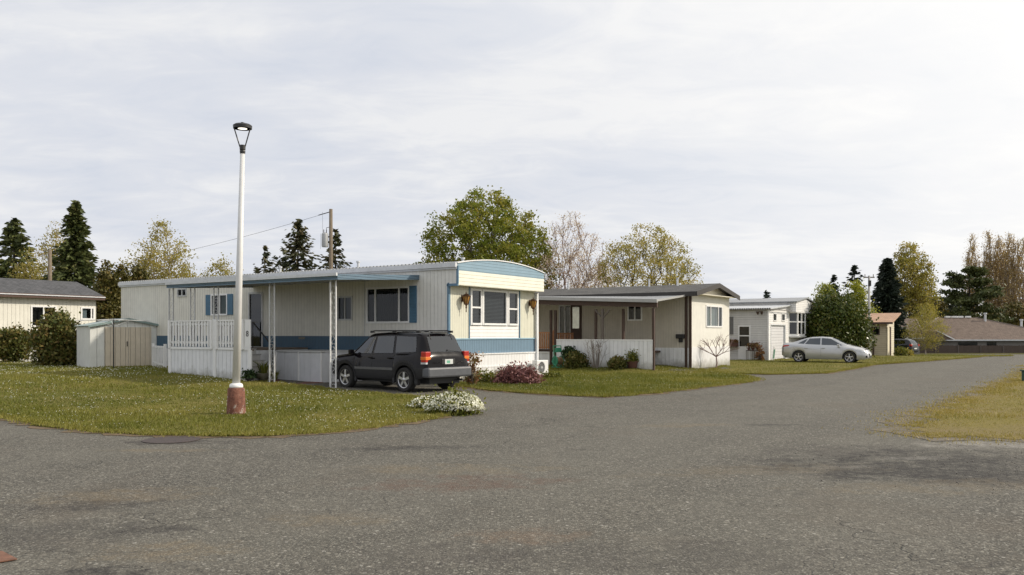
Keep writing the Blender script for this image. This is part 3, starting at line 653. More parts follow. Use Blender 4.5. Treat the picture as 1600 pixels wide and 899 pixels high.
T(1446, 470, 96, 66, tree, 'hazel_tree', 'wispy olive tree in front of the brown roof', EGG, LM['spring'], M['barkpale'], zb=.12, nb=300, nl=30, ls=.075, trunk=.08, sig=.24, seed=22, up=1.2, multi=4, minr=.010, rho=.65)
T(1455, 452, 140, 60, tree, 'dark_tree', 'dark green tree between the poplar and the spreading pine', ROUND, LM['cypress'], M['barkdark'], zb=.05, nb=160, nl=24, ls=.32, trunk=.2, sig=.55, seed=23)
T(1490, 466, 145, 60, tree, 'dark_tree', 'low dark tree at the left foot of the spreading pine', ROUND, LM['fir'], M['barkdark'], zb=.05, nb=140, nl=24, ls=.32, trunk=.2, sig=.55, seed=24)
def pine(label, px, py, Y, wpx):
    x, y = at(px, Y); zg = gz(x, y); H = zt(py, Y)-zg; R0 = wpx/2/FX*Y
    root = empty('pine_tree', (x, y, zg-.05), 0, label, 'tree'); mb = MB(); mb.tube([(0, 0, -.1), (.1, 0, H*.5), (0, 0, H*.96)], [.3, .2, .05], 7)
    C = []; V = []
    for k in range(46):
        f = .12+.86*(k/46); z = H*f; Lr = R0*np.interp(f, [.1, .3, .6, .85, 1], [.8, 1, .85, .6, .25])*random.uniform(.6, 1.1); a = random.uniform(0, math.tau); rise = random.uniform(.0, .28)
        e = np.array([math.cos(a)*Lr, math.sin(a)*Lr, z+rise*Lr]); mb.tube([(0, 0, z), tuple(e*np.array([.5, .5, 1])-np.array([0, 0, rise*Lr*.6])), tuple(e)], [.07, .045, .02], 4, cap=False)
        for t in np.linspace(.35, 1.05, 9):
            c = np.array([e[0]*t, e[1]*t, z+rise*Lr*t**1.5]); q = RG.normal(size=(26, 3))*np.array([.45, .45, .18]); C.append(c+q); V.append(np.full(26, random.random()*.6)+RG.random(26)*.4)
    mb.build('trunk', M['barkdark'], root, smooth=True); C = np.concatenate(C)
    leaves('crown', C, .30*RG.uniform(.6, 1.3, len(C)), LM['sequoia'], root, 1.9, np.concatenate(V))
pine('spreading layered dark green pine above the brown roof', 1514, 416, 132, 98)
POP = [(0, .35), (.15, .7), (.4, 1), (.75, .85), (1, .3)]
for i, (px, py, Y, wd, lab) in enumerate([(1519, 361, 152, 26, 'slim poplar standing alone left of the row'), (1544, 358, 150, 18, 'narrowest golden poplar of the row'),
        (1560, 364, 150, 26, 'poplar second from the left in the close row'), (1579, 358, 148, 30, 'wide pale poplar in the middle of the close row'), (1597, 366, 147, 34, 'rightmost pale poplar cut by the picture edge'), (1568, 372, 158, 40, 'poplar standing behind the close row')]):
    T(px, py, Y, wd, tree, 'poplar_tree', lab, POP, LM['gold'], M['barkgold'], zb=.10, nb=330, nl=22, ls=.13, trunk=.26, sig=.40, seed=30+i, up=3.4, minr=.050, rho=.6, multi=4, twig=2, w=.3, group='bare golden poplars behind the brown-roofed house', trunk_to=.75)
for i, (px, py, wd, lab) in enumerate([(1548, 478, 44, 'olive thicket at the poplar feet, nearest the pine'), (1578, 470, 50, 'olive thicket at the feet of the poplar row'), (1605, 482, 40, 'olive thicket at the right picture edge')]):
    T(px, py, 138, wd, tree, 'thicket', lab, ROUND, LM['cypress'], M['bark'], zb=.05, nb=130, nl=24, ls=.30, trunk=.15, sig=.5, seed=50+i, cat='thicket')

# ------------------------------------------------------------------ frames for the parallel homes
BX, BY = .555, .832                      # direction of the gable ends (away, right)
ANG = math.atan2(BY, BX)
class Frame:
    def __init__(s, ox, oy, g=0.0): s.o = (ox, oy); s.g = g
    def side(s, px, b=0):                # distance along the long side for a photo column
        k = (px-800)/FX; ox = s.o[0]+BX*b; oy = s.o[1]+BY*b; return (ox-k*oy)/(BY+BX*k)
    def end(s, px, t=0):
        k = (px-800)/FX; ox = s.o[0]-BY*t; oy = s.o[1]+BX*t; return (k*oy-ox)/(BX-BY*k)
    def W(s, b, t): return (s.o[0]+BX*b-BY*t, s.o[1]+BY*b+BX*t)
    def z(s, py, b, t): return HC+(HZ-py)*s.W(b, t)[1]/FX-s.g
    def zs(s, px, py, b=0): return s.z(py, b, s.side(px, b))
    def ze(s, px, py, t=0): return s.z(py, s.end(px, t), t)
def PS(x=0.0): return lambda u, z, d: (x-d, u, z)          # on a long side (faces -x), u = y
def PE(y=0.0): return lambda u, z, d: (u, y-d, z)          # on a gable end (faces -y), u = x
def pbox(mb, P, u0, u1, z0, z1, d0, d1):
    a = P(u0, z0, d0); b = P(u1, z1, d1); return mb.box(a[0], b[0], a[1], b[1], a[2], b[2])
def wall_holes(mb, P, u0, u1, z0, z1, holes, d=0.0):
    us = sorted({u0, u1, *[h[0] for h in holes], *[h[1] for h in holes]}); zs = sorted({z0, z1, *[h[2] for h in holes], *[h[3] for h in holes]})
    us = [u for u in us if u0 <= u <= u1]; zs = [z for z in zs if z0 <= z <= z1]
    for i in range(len(us)-1):
        for j in range(len(zs)-1):
            cu, cz = (us[i]+us[i+1])/2, (zs[j]+zs[j+1])/2
            if any(h[0] < cu < h[1] and h[2] < cz < h[3] for h in holes): continue
            mb.face([P(us[i], zs[j], d), P(us[i+1], zs[j], d), P(us[i+1], zs[j+1], d), P(us[i], zs[j+1], d)])
def window(root, P, u0, u1, z0, z1, vm=(), hm=(), fw=.05, fm=None, glass=None, inner=None, name='window', out=.03, label=None, deep=.25, blinds=False):
    fm = fm or M['trimwhite']; mb = MB()
    pbox(mb, P, u0-fw, u0+.012, z0-fw, z1+fw, -.03, out); pbox(mb, P, u1-.012, u1+fw, z0-fw, z1+fw, -.03, out)
    pbox(mb, P, u0+.012, u1-.012, z1-.012, z1+fw, -.03, out-.002); pbox(mb, P, u0+.012, u1-.012, z0-fw, z0+.012, -.03, out+.012)
    for v in vm: pbox(mb, P, v-fw*.5, v+fw*.5, z0+.012, z1-.012, -.03, out-.006)
    for (a, b, h) in hm: pbox(mb, P, a+.002, b-.002, h-fw*.5, h+fw*.5, -.03, out-.01)
    w = mb.build(name, fm, root, label=label)
    g = MB(); g.face([P(u0, z0, -.012), P(u1, z0, -.012), P(u1, z1, -.012), P(u0, z1, -.012)]); g.build('pane', glass or M['glass'], w)
    r = MB(); q = -deep
    r.face([P(u0, z0, q), P(u1, z0, q), P(u1, z1, q), P(u0, z1, q)])
    for (a, b) in (((u0, z0), (u1, z0)), ((u1, z0), (u1, z1)), ((u1, z1), (u0, z1)), ((u0, z1), (u0, z0))): r.face([P(*a, -.002), P(*b, -.002), P(*b, q), P(*a, q)])
    r.build('reveal', M['dark'], w)
    if inner:
        c = MB()
        for (a, b, zz0, zz1) in inner[1]: pbox(c, P, a, b, zz0, zz1, -.12, -.10)
        c.build('curtain', inner[0], w)
    if blinds:
        c = MB(); z = z0+.02
        while z < z1-.01: pbox(c, P, u0+.01, u1-.01, z, z+.022, -.085, -.06); z += .048
        c.build('blinds', M['blind'], w)
    return w

# ------------------------------------------------------------------ blue-striped home
def home1():
    F = Frame(-2.033, 26.70); Ln, W, TOP = 18.4, 5.2, 3.84
    r = empty('mobile_home', (*F.o, 0), ANG, 'long beige mobile home with a blue stripe, blue trim and overhanging rounded front', 'mobile home')
    S = PS(0); E = PE(0)
    # openings measured on the long side: (px0,px1,py0,py1)
    def so(p0, p1, y0, y1): t1 = F.side(p0); t0 = F.side(p1); return (t0, t1, F.zs(p1, y1), F.zs(p1, y0))
    big = so(574, 638.5, 451.5, 501); sml = so(528.5, 549.5, 464.5, 499); door = so(397.5, 409.5, 457, 536); w2_ = so(331, 354.5, 461, 491); vent = so(278, 291, 452, 462)
    big = (big[0], big[1], 2.04, 3.17); w2_ = (w2_[0], w2_[1], w2_[2], w2_[3])
    door = (door[0], door[0]+.72, 1.14, 3.17)
    holes = [big, sml, door, w2_, vent]
    seam = F.side(569.6)
    ZB, ZT = 1.02, 1.555
    mb = MB(); wall_holes(mb, S, seam, Ln, ZT, TOP, [h for h in holes if h is not big]); mb.build('side_wall', M['side_beige'], r)
    mb = MB(); wall_holes(mb, S, 0.0, seam-.012, ZT, TOP, [big], .004); mb.face([S(-.36, 3.2, .004), S(0, 3.2, .004), S(0, TOP, .004), S(-.36, TOP, .004)]); mb.build('front_side_wall', M['side_pale'], r, label='paler front section of the side wall')
    mb = MB(); wall_holes(mb, S, 0.0, Ln, ZB, ZT, [door], .001); mb.build('blue_stripe', M['side_blue'], r)
    mb = MB(); pbox(mb, S, 0, Ln, -.1, ZB-.01, -.06, .02); mb.build('skirting', M['skirt_side'], r)
    mb = MB(); pbox(mb, S, .0, Ln, ZB-.012, ZB+.018, 0, .035); pbox(mb, S, seam-.014, seam+.014, ZT, TOP-.1, 0, .016); mb.build('wall_trim', M['oldwhite'], r)
    # hidden sides
    mb = MB(); mb.face([(W, 0, -.1), (W, Ln, -.1), (W, Ln, TOP), (W, 0, TOP)]); mb.face([(0, Ln, -.1), (W, Ln, -.1), (W, Ln, TOP), (0, Ln, TOP)]); mb.build('rear_wall', M['side_beige'], r)
    # gable end
    e = lambda px: F.end(px); ez = F.ze
    EB, ET = .95, 1.465; TE = 3.25
    wl, wr = e(734.5), e(810); wz0 = ez(772, 506); wz1 = ez(772, 456)
    mb = MB(); mb.face([E(0, ET, 0), E(wl-.05, ET, 0), E(wl-.05, TE, 0), E(0, TE, 0)]); mb.build('end_wall', M['end_yellow'], r); mb = MB(); mb.face([E(wr+.05, ET, 0), E(W, ET, 0), E(W, TE, 0), E(wr+.05, TE, 0)]); mb.build('end_wall', M['end_yellow'], r)
    panes = [(e(736.5), e(751)), (e(755), e(790.5)), (e(794.5), e(808))]; z0, z1 = wz0, wz1
    holes = [(a, b, z0, z1) for a, b in panes]
    mb = MB(); wall_holes(mb, E, wl-.05, wr+.05, ET, TE, holes, -.004); mb.build('front_panel', M['white_lap'], r)
    hm = (z0+z1)/2-.02
    for i, (a, b) in enumerate(panes):
        window(r, E, a, b, z0, z1, hm=() if i == 1 else ((a, b, hm),), fw=.055, out=.035, blinds=True, name='window', glass=M['glassy'] if i != 1 else M['glass'])
    mb = MB(); pbox(mb, E, wl-.075, wl-.045, ET, TE, 0, .03); pbox(mb, E, wr+.045, wr+.085, ET, TE, 0, .03)
    pbox(mb, E, -.03, .07, ZT-.0, TE+.0, -.04, .02); pbox(mb, E, -.03, W+.02, TE-.04, TE+.02, -.02, .025); pbox(mb, S, -.385, .06, 3.16, 3.24, -.02, .03); pbox(mb, S, -.40, -.33, 3.24, 3.80, -.02, .03)
    mb.build('blue_trim', M['bluetrim'], r)
    mb = MB(); mb.face([E(0, EB, .003), E(W, EB, .003), E(W, ET, .003), E(0, ET, .003)]); mb.build('end_blue_stripe', M['end_blue'], r, label='lighter blue stripe on the end wall')
    mb = MB(); pbox(mb, E, 0, W, ET-.02, ET+.02, .0, .03); mb.build('stripe_trim', simple('pale_blue_trim', (.27,.42,.52), .5, var=.05), r)
    mb = MB(); pbox(mb, E, 0, W, -.1, .50, -.05, .045); pbox(mb, E, 0, W, .515, EB-.02, -.05, .03); pbox(mb, E, -.02, W+.02, EB-.022, EB+.02, 0, .06); pbox(mb, E, 0, W, .485, .53, .03, .055); mb.build('end_skirting', M['skirt_end'], r)
    # overhanging rounded front
    arc = lambda x, n=0: 3.88+.235*(1-((x-W/2)/(W/2+.05))**2)
    xs = np.linspace(-.02, W+.06, 17); Y0 = -.36
    mb = MB(); mb.prism([(.0, Y0, 3.19), (W+.06, Y0, 3.19), (W+.06, Y0, 3.66), (.0, Y0, 3.66)], (0, .42, 0)); mb.build('overhang_band', M['cream_lap'], r)
    mb = MB(); mb.prism([(.0, Y0, 3.662), (W+.06, Y0, 3.662)]+[(x, Y0, arc(x)) for x in xs[::-1]], (0, .4, 0)); mb.build('overhang_cap', M['lightblue'], r)
    mb = MB()
    for a, b in zip(xs[:-1], xs[1:]): mb.hexa([(a, Y0-.03, arc(a)), (b, Y0-.03, arc(b)), (b, Y0+.1, arc(b)), (a, Y0+.1, arc(a)), (a, Y0-.03, arc(a)+.035), (b, Y0-.03, arc(b)+.035), (b, Y0+.1, arc(b)+.035), (a, Y0+.1, arc(a)+.035)])
    mb.build('roof_trim', M['trimwhite'], r)
    mb = MB(); n = len(xs)
    ys = np.linspace(Y0+.1, Ln+.1, 2)
    for i in range(n-1): a, b = xs[i], xs[i+1]; mb.hexa([(a, ys[0], arc(a)-.05), (b, ys[0], arc(b)-.05), (b, ys[1], arc(b)-.05), (a, ys[1], arc(a)-.05), (a, ys[0], arc(a)+.02), (b, ys[0], arc(b)+.02), (b, ys[1], arc(b)+.02), (a, ys[1], arc(a)+.02)])
    mb.build('roof', M['roofmetal'], r)
    mb = MB(); k = 0
    y = .1
    while y < Ln: mb.box(-.11, .25, y, y+.05, 3.905, 3.94); y += .16
    mb.build('roof_ribs', M['roofmetal'], r)
    mb = MB(); pbox(mb, S, Y0, Ln+.05, 3.76, 3.905, -.02, .12); pbox(mb, S, Y0, Ln+.05, 3.70, 3.76, -.02, .07); mb.build('gutter', M['fascia'], r)
    for (x, y, h) in ((W*.45, 1.2, .16), (W*.4, 6, .25), (W*.5, 11, .3)): mb = MB(); mb.lathe([(.05, 4.0), (.05, 4.1+h), (.08, 4.1+h), (.08, 4.16+h)], 10, (x, y, 0)); mb.build('roof_vent', M['fascia'], r)
    # windows and door in the long wall
    ub = lambda px: F.side(px)
    window(r, S, *big, vm=(ub(586.5), ub(623.5)), fw=.05, inner=(M['curtain'], [(big[0]+.05, big[1]-.05, big[2], big[3])]))
    window(r, S, *sml, vm=((sml[0]+sml[1])/2,), fw=.04, fm=M['oldwhite'], inner=(siding('grey_curtain', (.23,.23,.24), 'Y', .08, .5, .02, rough=.9, dirt=0), [(sml[0]+.15, sml[1], sml[2], sml[3])]))
    window(r, S, *w2_, vm=((w2_[0]*.52+w2_[1]*.48),), fw=.05, inner=(simple('green_curtain', (.10,.15,.12), .9), [(w2_[0]+.1, (w2_[0]+w2_[1])/2, w2_[2], w2_[3])]))
    window(r, S, *vent, vm=((vent[0]+vent[1])/2,), fw=.04, fm=M['oldwhite'])
    w = window(r, S, *door, fw=.06, name='door', fm=M['oldwhite'], glass=M['glassy'])
    mb = MB()
    for a, b in ((big[0]-.36, big[0]-.055), (w2_[0]-.38, w2_[0]-.055), (w2_[1]+.055, w2_[1]+.36)):
        mb = MB(); zz = (2.0, 3.22) if a < 3 else (w2_[2]-.03, w2_[3]+.03); pbox(mb, S, a, b, zz[0], zz[1], 0, .035); mb.build('shutter', M['blueshutter'], r)
    mb = MB(); tn = F.side(472); pbox(mb, S, tn-.16, tn+.16, 1.44, 1.52, 0, .02); mb.build('nameplate', simple('small_bronze_plate', (.16,.15,.12), .5), r)
    # meter box on skirting
    mb = MB(); pbox(mb, S, 6.9, 7.3, .75, 1.0, .02, .12); mb.build('meter_box', M['oldwhite'], r, bevel=.01)
    # downpipe at the far corner
    mb = MB(); mb.tube([(W+.03, -.07, 3.15), (W+.03, -.07, .35), (W+.1, -.16, .25)], .06, 10); mb.build('downpipe', M['trimwhite'], r, smooth=True)
    # lanterns
    for px, py in ((722, 467), (827, 474)):
        x = e(px); z = ez(px, py); mb = MB(); y = -.17
        mb.lathe([(.05, .155), (.13, .10), (.15, .085), (.15, .07)], 6, (x, y, z)); mb.tube([(x, y, z+.15), (x, y, z+.23)], [.02, .006], 6); mb.lathe([(.012, .20), (.03, .185), (.012, .17)], 8, (x, y, z))
        for k in range(6): a = math.tau*k/6; mb.tube([(x+.14*math.cos(a), y+.14*math.sin(a), z+.075), (x+.07*math.cos(a), y+.07*math.sin(a), z-.17)], .011, 4)
        mb.lathe([(.075, -.16), (.08, -.185), (.03, -.22), (.02, -.25), (.028, -.28), (.012, -.34), (.018, -.42), (.004, -.45)], 8, (x, y, z)); mb.box(x-.045, x+.045, -.03, 0, z-.1, z+.12); mb.tube([(x, 0, z+.02), (x, -.1, z+.10), (x, y, z+.12)], .013, 5)
        ln = mb.build('lantern', M['lant'], r, sharp=40)
        g = MB(); g.lathe([(.062, -.165), (.128, .07)], 6, (x, y, z)); g.build('lantern_glass', M['amber'], ln)
    # carport awning on posts
    a0, a1 = 1.25, 9.5; D = 3.65; zw, zf = 3.56, 3.37
    aw = MB(); aw.hexa([(-D, a0, zf-.03), (-D, a1, zf-.03), (0, a1, zw-.03), (0, a0, zw-.03), (-D, a0, zf), (-D, a1, zf), (0, a1, zw), (0, a0, zw)]); ao = aw.build('awning', M['roofmetal'], r)
    mb = MB(); mb.box(-D-.04, -D, a0-.03, a1+.03, zf-.15, zf+.01)
    for yy in (a0-.03, a1): mb.hexa([(-D, yy, zf-.15), (-D, yy+.03, zf-.15), (-.01, yy+.03, zw-.15), (-.01, yy, zw-.15), (-D, yy, zf+.01), (-D, yy+.03, zf+.01), (-.01, yy+.03, zw+.01), (-.01, yy, zw+.01)])
    mb.build('fascia', M['bluefascia'], ao)
    mb = MB(); mb.box(-D-.10, -D-.042, a0-.03, a1+.03, zf-.04, zf+.05); mb.build('awning_gutter', M['fascia'], ao)
    mb = MB()
    for k in range(9): y = a0+.3+k*(a1-a0-.6)/8; mb.hexa([(-D, y, zf-.12), (-D, y+.06, zf-.12), (0, y+.06, zw-.12), (0, y, zw-.12), (-D, y, zf-.03), (-D, y+.06, zf-.03), (0, y+.06, zw-.03), (0, y, zw-.03)])
    mb.build('rafters', M['oldwhite'], ao)
    for px, zb_ in ((520.5, 0), (425, .05), (337.5, 1.18), (301, 1.18), (267.5, 1.18)):
        t = F.side(px, -3.5); x = -3.5; mb = MB(); w = .115
        for s_ in (-w, w): mb.box(x-.016, x+.016, t+s_-.018, t+s_+.018, zb_, zf-.15)
        z = zb_+.1
        while z < zf-.35:
            pts = [(x, t-w, z), (x, t-.03, z+.05), (x, t+.04, z+.02), (x, t+.06, z+.09), (x, t, z+.14), (x, t-.06, z+.19), (x, t-.02, z+.25), (x, t+.06, z+.24), (x, t+w, z+.28)]
            mb.tube(pts, .006, 4); z += .30
        mb.build('awning_post', M['oldwhite'] if px < 500 else M['white'], r)
    return F, r
M['bluefascia'] = siding('blue_grey_fascia', (.13,.20,.265), 'Z', .08, .12, .012, dirt=.2, groove_dark=.5)
M['lant'] = simple('bronze_lantern', (.10,.045,.02), .4, .6, var=.25)
M['amber'] = simple('amber_glass', (.42,.22,.06), .15, var=.15, coat=.5)
F1, H1 = home1()

def deck1():
    F = F1; t0, t1 = 5.15, 9.45; xf = -3.62
    r = empty('porch_deck', (*F.o, 0), ANG, 'white picket porch deck with steps on the side of the blue-striped home', 'deck')
    base = -.1; fz = 1.14
    tr = 6.45     # stairs cut into the right end
    mb = MB(); mb.box(xf+.05, -.04, tr, t1, fz-.06, fz); mb.box(xf+.05, xf+.12, t0, tr, fz-.06, fz); mb.build('deck_floor', simple('deck_boards', (.16,.13,.10), .8, var=.2), r)
    mb = MB(); mb.box(xf, xf+.045, t0, t1, base, fz-.03); mb.box(xf+.05, -.04, t1-.04, t1, base, fz-.07); mb.box(-2.45, -.05, tr-.02, tr+.02, base, fz-.07); mb.build('deck_skirting', M['skirt_side'], r)
    mb = MB(); mb.box(xf-.03, xf, t0, t1, fz-.03, fz+.05)
    for t in (t0+.03, F.side(336, -3.62), t1-.03): mb.box(xf-.035, xf-.004, t-.07, t+.07, base, fz-.032)
    mb.build('skirting_trim', M['trimwhite'], r)
    def rail(x0, y0, x1, y1, n, name):
        mb = MB(); d = Vector((x1-x0, y1-y0)); Lh = d.length; d /= Lh; nn = Vector((-d.y, d.x))
        def bx(u0, u1, w, z0, z1, off=0):
            p = [Vector((x0, y0))+d*u+nn*(v+off) for u, v in ((u0, -w), (u1, -w), (u1, w), (u0, w))]
            mb.hexa([(*q, z0) for q in p]+[(*q, z1) for q in p])
        bx(0, Lh, .03, 2.05, 2.09); bx(0, Lh, .015, 1.30, 1.38, -.02); bx(0, Lh, .015, 1.92, 2.0, -.02)
        for i in range(n): u = (i+.5)*Lh/n; bx(u-.038, u+.038, .010, 1.20, 2.05, .012)
        for u in (.045, Lh-.045): bx(u-.045, u+.045, .04, fz, 2.10, .03)
        mb.build(name, M['trimwhite'], r)
    rail(xf-.01, t0+.30, xf-.01, F.side(336, -3.62)-.1, 10, 'railing'); rail(xf-.01, F.side(336, -3.62)+.1, xf-.01, t1, 15, 'railing'); rail(xf+.05, t1, -.3, t1, 18, 'railing')
    mb = MB(); mb.box(xf-.03, xf+.0, F.side(336, -3.62)-.1, F.side(336, -3.62)+.1, 1.18, 2.11); mb.build('post_board', M['trimwhite'], r); mb = MB(); mb.box(xf-.03, xf, t0, t0+.28, 1.18, 2.09); mb.build('post_board', M['trimwhite'], r)
    cu = bpy.data.curves.new('number', 'FONT'); cu.body = '8'; cu.size = .26; cu.extrude = .004; cu.align_x = 'CENTER'
    o = bpy.data.objects.new('number', cu); dg = bpy.context.evaluated_depsgraph_get(); COL.objects.link(o); bpy.context.view_layer.update(); me = bpy.data.meshes.new_from_object(o.evaluated_get(bpy.context.evaluated_depsgraph_get())); bpy.data.objects.remove(o)
    o = mesh_obj('house_number', me, M['black'], r); o.location = (xf-.036, t0+.14, 1.55); o.rotation_euler = (R(90), 0, R(-90))
    mb = MB()
    for k in range(6):
        y0 = t0+.05+k*.215; mb.box(xf+.12, -2.5, y0, tr, k*.19-.1 if k else base, (k+1)*.19-.03)
    st = mb.build('steps', simple('painted_steps', (.47,.46,.44), .7, var=.15), r)
    mb = MB()
    for k in range(6): y0 = t0+.05+k*.215; mb.box(xf+.11, -2.49, y0-.03, y0+.24, (k+1)*.19-.028, (k+1)*.19)
    mb.build('treads', simple('grey_treads', (.36,.35,.33), .8, var=.15), st)
    mb = MB(); mb.tube([(-2.5, tr+.25, 2.05), (-2.5, tr, 2.03), (-2.5, tr-.9, 1.30), (-2.5, tr-1.1, 1.22), (-2.5, tr-1.15, 1.08)], .025, 8); mb.tube([(-2.5, tr-1.0, 0), (-2.5, tr-1.0, 1.24)], .018, 6); mb.tube([(-2.5, tr, 1.1), (-2.5, tr, 2.03)], .018, 6); mb.build('handrail', M['blackmetal'], r, smooth=True)
    # lower storage box with white panels against the wall
    q = empty('storage_box', (*F.o, 0), ANG, 'low white-panelled storage box under the awning, behind the black car', 'storage box')
    b0, b1 = F.side(503, -1.95), F.side(432, -1.95)
    mb = MB(); mb.box(-1.95, -.04, b0, b1, -.1, 1.03); mb.build('panels', siding('grey_white_panels', (.62,.63,.65), 'Y', .62, .012, .01, dirt=.3, groove_dark=.8), q)
    mb = MB(); mb.box(-2.0, -.03, b0-.05, b1+.05, 1.032, 1.07); mb.build('lid', M['oldwhite'], q)
    mb = MB()
    for t in (b0+.02, (b0+b1)/2, b1-.02): mb.box(-1.975, -1.952, t-.03, t+.03, .0, 1.03)
    mb.box(-1.98, -1.952, b0, b1, -.05, .05); mb.build('battens', M['white'], q)
    # brick edging path
    mb = MB(); mb.box(-3.5, -1.98, 3.6, 5.0, -.02, .06); pa = mb.build('path', simple('red_brick_path', (.16,.07,.05), .9, var=.3, bump=.02), None); pa.location = (*F.o, 0); pa.rotation_euler = (0, 0, ANG); tag(pa, kind='structure')
deck1()

def heatpump():
    p = F1.W(5.15, -.75); r = empty('heat_pump', (p[0]-.32, p[1]+.05, 0.03), ANG-R(12), 'white outdoor heat pump unit below the corner of the blue-striped home', 'heat pump')
    r.scale = (.72, .72, .88)
    mb = MB(); mb.box(-.42, .42, 0, .34, .10, .72); mb.build('casing', M['trimwhite'], r, bevel=.015)
    mb = MB(); mb.lathe([(.235, -.012), (.235, -.004)], 28, (-.08, 0, .42), 'y'); fd = mb.build('fan_opening', M['black'], r)
    mb = MB()
    for rr in (.06, .10, .14, .18, .22, .245):
        mb.tube([(-.08+rr*math.cos(a), -.02, .42+rr*math.sin(a)) for a in np.linspace(0, math.tau, 25)], .0045, 4)
    for k in range(12): a = math.tau*k/12; mb.tube([(-.08+.04*math.cos(a), -.02, .42+.04*math.sin(a)), (-.08+.245*math.cos(a), -.02, .42+.245*math.sin(a))], .003, 3)
    mb.lathe([(.05, -.03), (.05, -.012)], 14, (-.08, 0, .42), 'y'); mb.build('fan_grille', M['oldwhite'], r)
    for xx in (-.40, .30): mb = MB(); mb.box(xx, xx+.1, .02, .32, 0, .10); mb.build('foot', M['black'], r)
heatpump()

# ------------------------------------------------------------------ second home
def home2():
    F = Frame(8.02, 37.5); Ln, W, TOP = 15.5, 5.25, 3.40
    r = empty('mobile_home', (*F.o, 0), ANG, 'tan mobile home with grey shingle gable roof and brown-posted side porch', 'mobile home')
    S, E = PS(0), PE(0)
    def so(p0, p1, y0, y1): t1 = F.side(p0); t0 = F.side(p1); return (t0, t1, F.zs(p1, y1), F.zs(p1, y0))
    w1 = so(982, 1002, 478, 500); dr = so(875, 891, 480, 528); scr = so(892, 909, 482, 530)
    w1 = (w1[0], w1[1], 2.30, 3.0); dr = (dr[0], dr[1], 1.25, 3.0)
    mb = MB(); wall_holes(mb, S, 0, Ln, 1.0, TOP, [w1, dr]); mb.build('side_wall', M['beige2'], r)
    mb = MB(); pbox(mb, S, 0, Ln, -.1, 1.0, -.05, .02); mb.build('skirting', M['skirt_side'], r)
    we = (F.end(1103.5), F.end(1127.5), F.ze(1115, 510), F.ze(1115, 479.5))
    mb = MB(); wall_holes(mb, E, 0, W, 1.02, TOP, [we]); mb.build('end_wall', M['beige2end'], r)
    mb = MB(); pbox(mb, E, 0, W, -.1, 1.02, -.05, .03); mb.build('end_skirting', M['skirt_end'], r)
    mb = MB(); mb.face([(W, 0, -.1), (W, Ln, -.1), (W, Ln, TOP), (W, 0, TOP)]); mb.face([(0, Ln, -.1), (W, Ln, -.1), (W, Ln, TOP), (0, Ln, TOP)]); mb.build('rear_wall', M['beige2'], r)
    cd = M['curtainx']
    window(r, E, *we, vm=(we[0]+(we[1]-we[0])*.27, we[0]+(we[1]-we[0])*.76), fw=.06, inner=(cd, [(we[0]+.1, we[1]-.25, we[2], we[3])]))
    window(r, S, *w1, vm=((w1[0]+w1[1])/2,), fw=.05)
    d = window(r, S, *dr, vm=((dr[0]+dr[1])/2,), fw=.06, name='sliding_door', fm=M['oldwhite'], glass=M['glassy'])
    mb = MB(); t0, t1 = F.side(909), F.side(892); pbox(mb, S, t0, t1, 1.25, 3.08, 0, .04); sc = mb.build('screen_door', M['brownwood'], r)
    mb = MB(); pbox(mb, S, t0+.12, t1-.12, 1.9, 2.95, .041, .046); mb.build('mirror_pane', simple('silvery_pane', (.5,.53,.52), .12, .7, var=.15), sc)
    # corner trims and brown uprights
    mb = MB()
    for t in (F.side(1079), F.side(1072.5)): pbox(mb, S, t-.06, t+.06, .0, TOP-.05, .002, .05)
    mb.build('corner_board', M['brownwood'], r)
    # roof: low gable running along y
    rz = 3.97; ox = .28; y0 = -.42; ez_ = 3.47
    mb = MB()
    for (xa, za, xb, zb) in ((-ox, ez_, W/2, rz), (W+ox, ez_, W/2, rz)):
        mb.hexa([(xa, y0, za-.02), (xb, y0, zb-.02), (xb, Ln+.3, zb-.02), (xa, Ln+.3, za-.02), (xa, y0, za+.06), (xb, y0, zb+.06), (xb, Ln+.3, zb+.06), (xa, Ln+.3, za+.06)])
    rf = mb.build('roof', M['shingle'], r)
    mb = MB()
    for (xa, za, xb, zb) in ((-ox-.02, ez_, W/2, rz), (W+ox+.02, ez_, W/2, rz)): mb.hexa([(xa, y0-.035, za-.15), (xb, y0-.035, zb-.15), (xb, y0-.003, zb-.15), (xa, y0-.003, za-.15), (xa, y0-.035, za+.065), (xb, y0-.035, zb+.065), (xb, y0-.003, zb+.065), (xa, y0-.003, za+.065)])
    mb.box(-ox-.03, -ox, y0, Ln+.3, ez_-.15, ez_+.05); mb.build('fascia', simple('grey_brown_fascia', (.045,.041,.038), .7, var=.2), rf)
    mb = MB(); mb.prism([(0, -.02, TOP), (W, -.02, TOP), (W, -.02, 3.52), (W/2, -.02, rz-.03), (0, -.02, 3.52)], (0, .1, 0)); mb.box(-.1, W+.1, y0+.02, -.03, TOP+.02, TOP+.05); mb.build('gable', simple('cream_gable', (.72,.68,.56), .6, var=.04), r)
    for px, py in ((862, 452), (985, 447), (1028, 444)): t = F.side(px, 2.2)-1; mb = MB(); mb.lathe([(.05, 3.9), (.05, 4.3), (.07, 4.3), (.07, 4.34)], 10, (W/2-.4, t, 0)); mb.build('roof_pipe', M['fascia'], rf)
    # lean-to porch roof
    D = 3.3; tA = F.side(1026, -D); tB = 13.6; zw, zf = 3.36, 3.02; zg_ = zf+.25*(tB-tA)/(F.side(838, -D)-tA)
    mb = MB(); mb.hexa([(-D, tA, zf-.04), (-D, tB, zg_-.04), (-.05, tB, zw-.0), (-.05, tA, zw-.04), (-D, tA, zf+.03), (-D, tB, zg_+.03), (-.05, tB, zw+.07), (-.05, tA, zw+.03)]); pr = mb.build('porch_roof', M['roofmetal'], r)
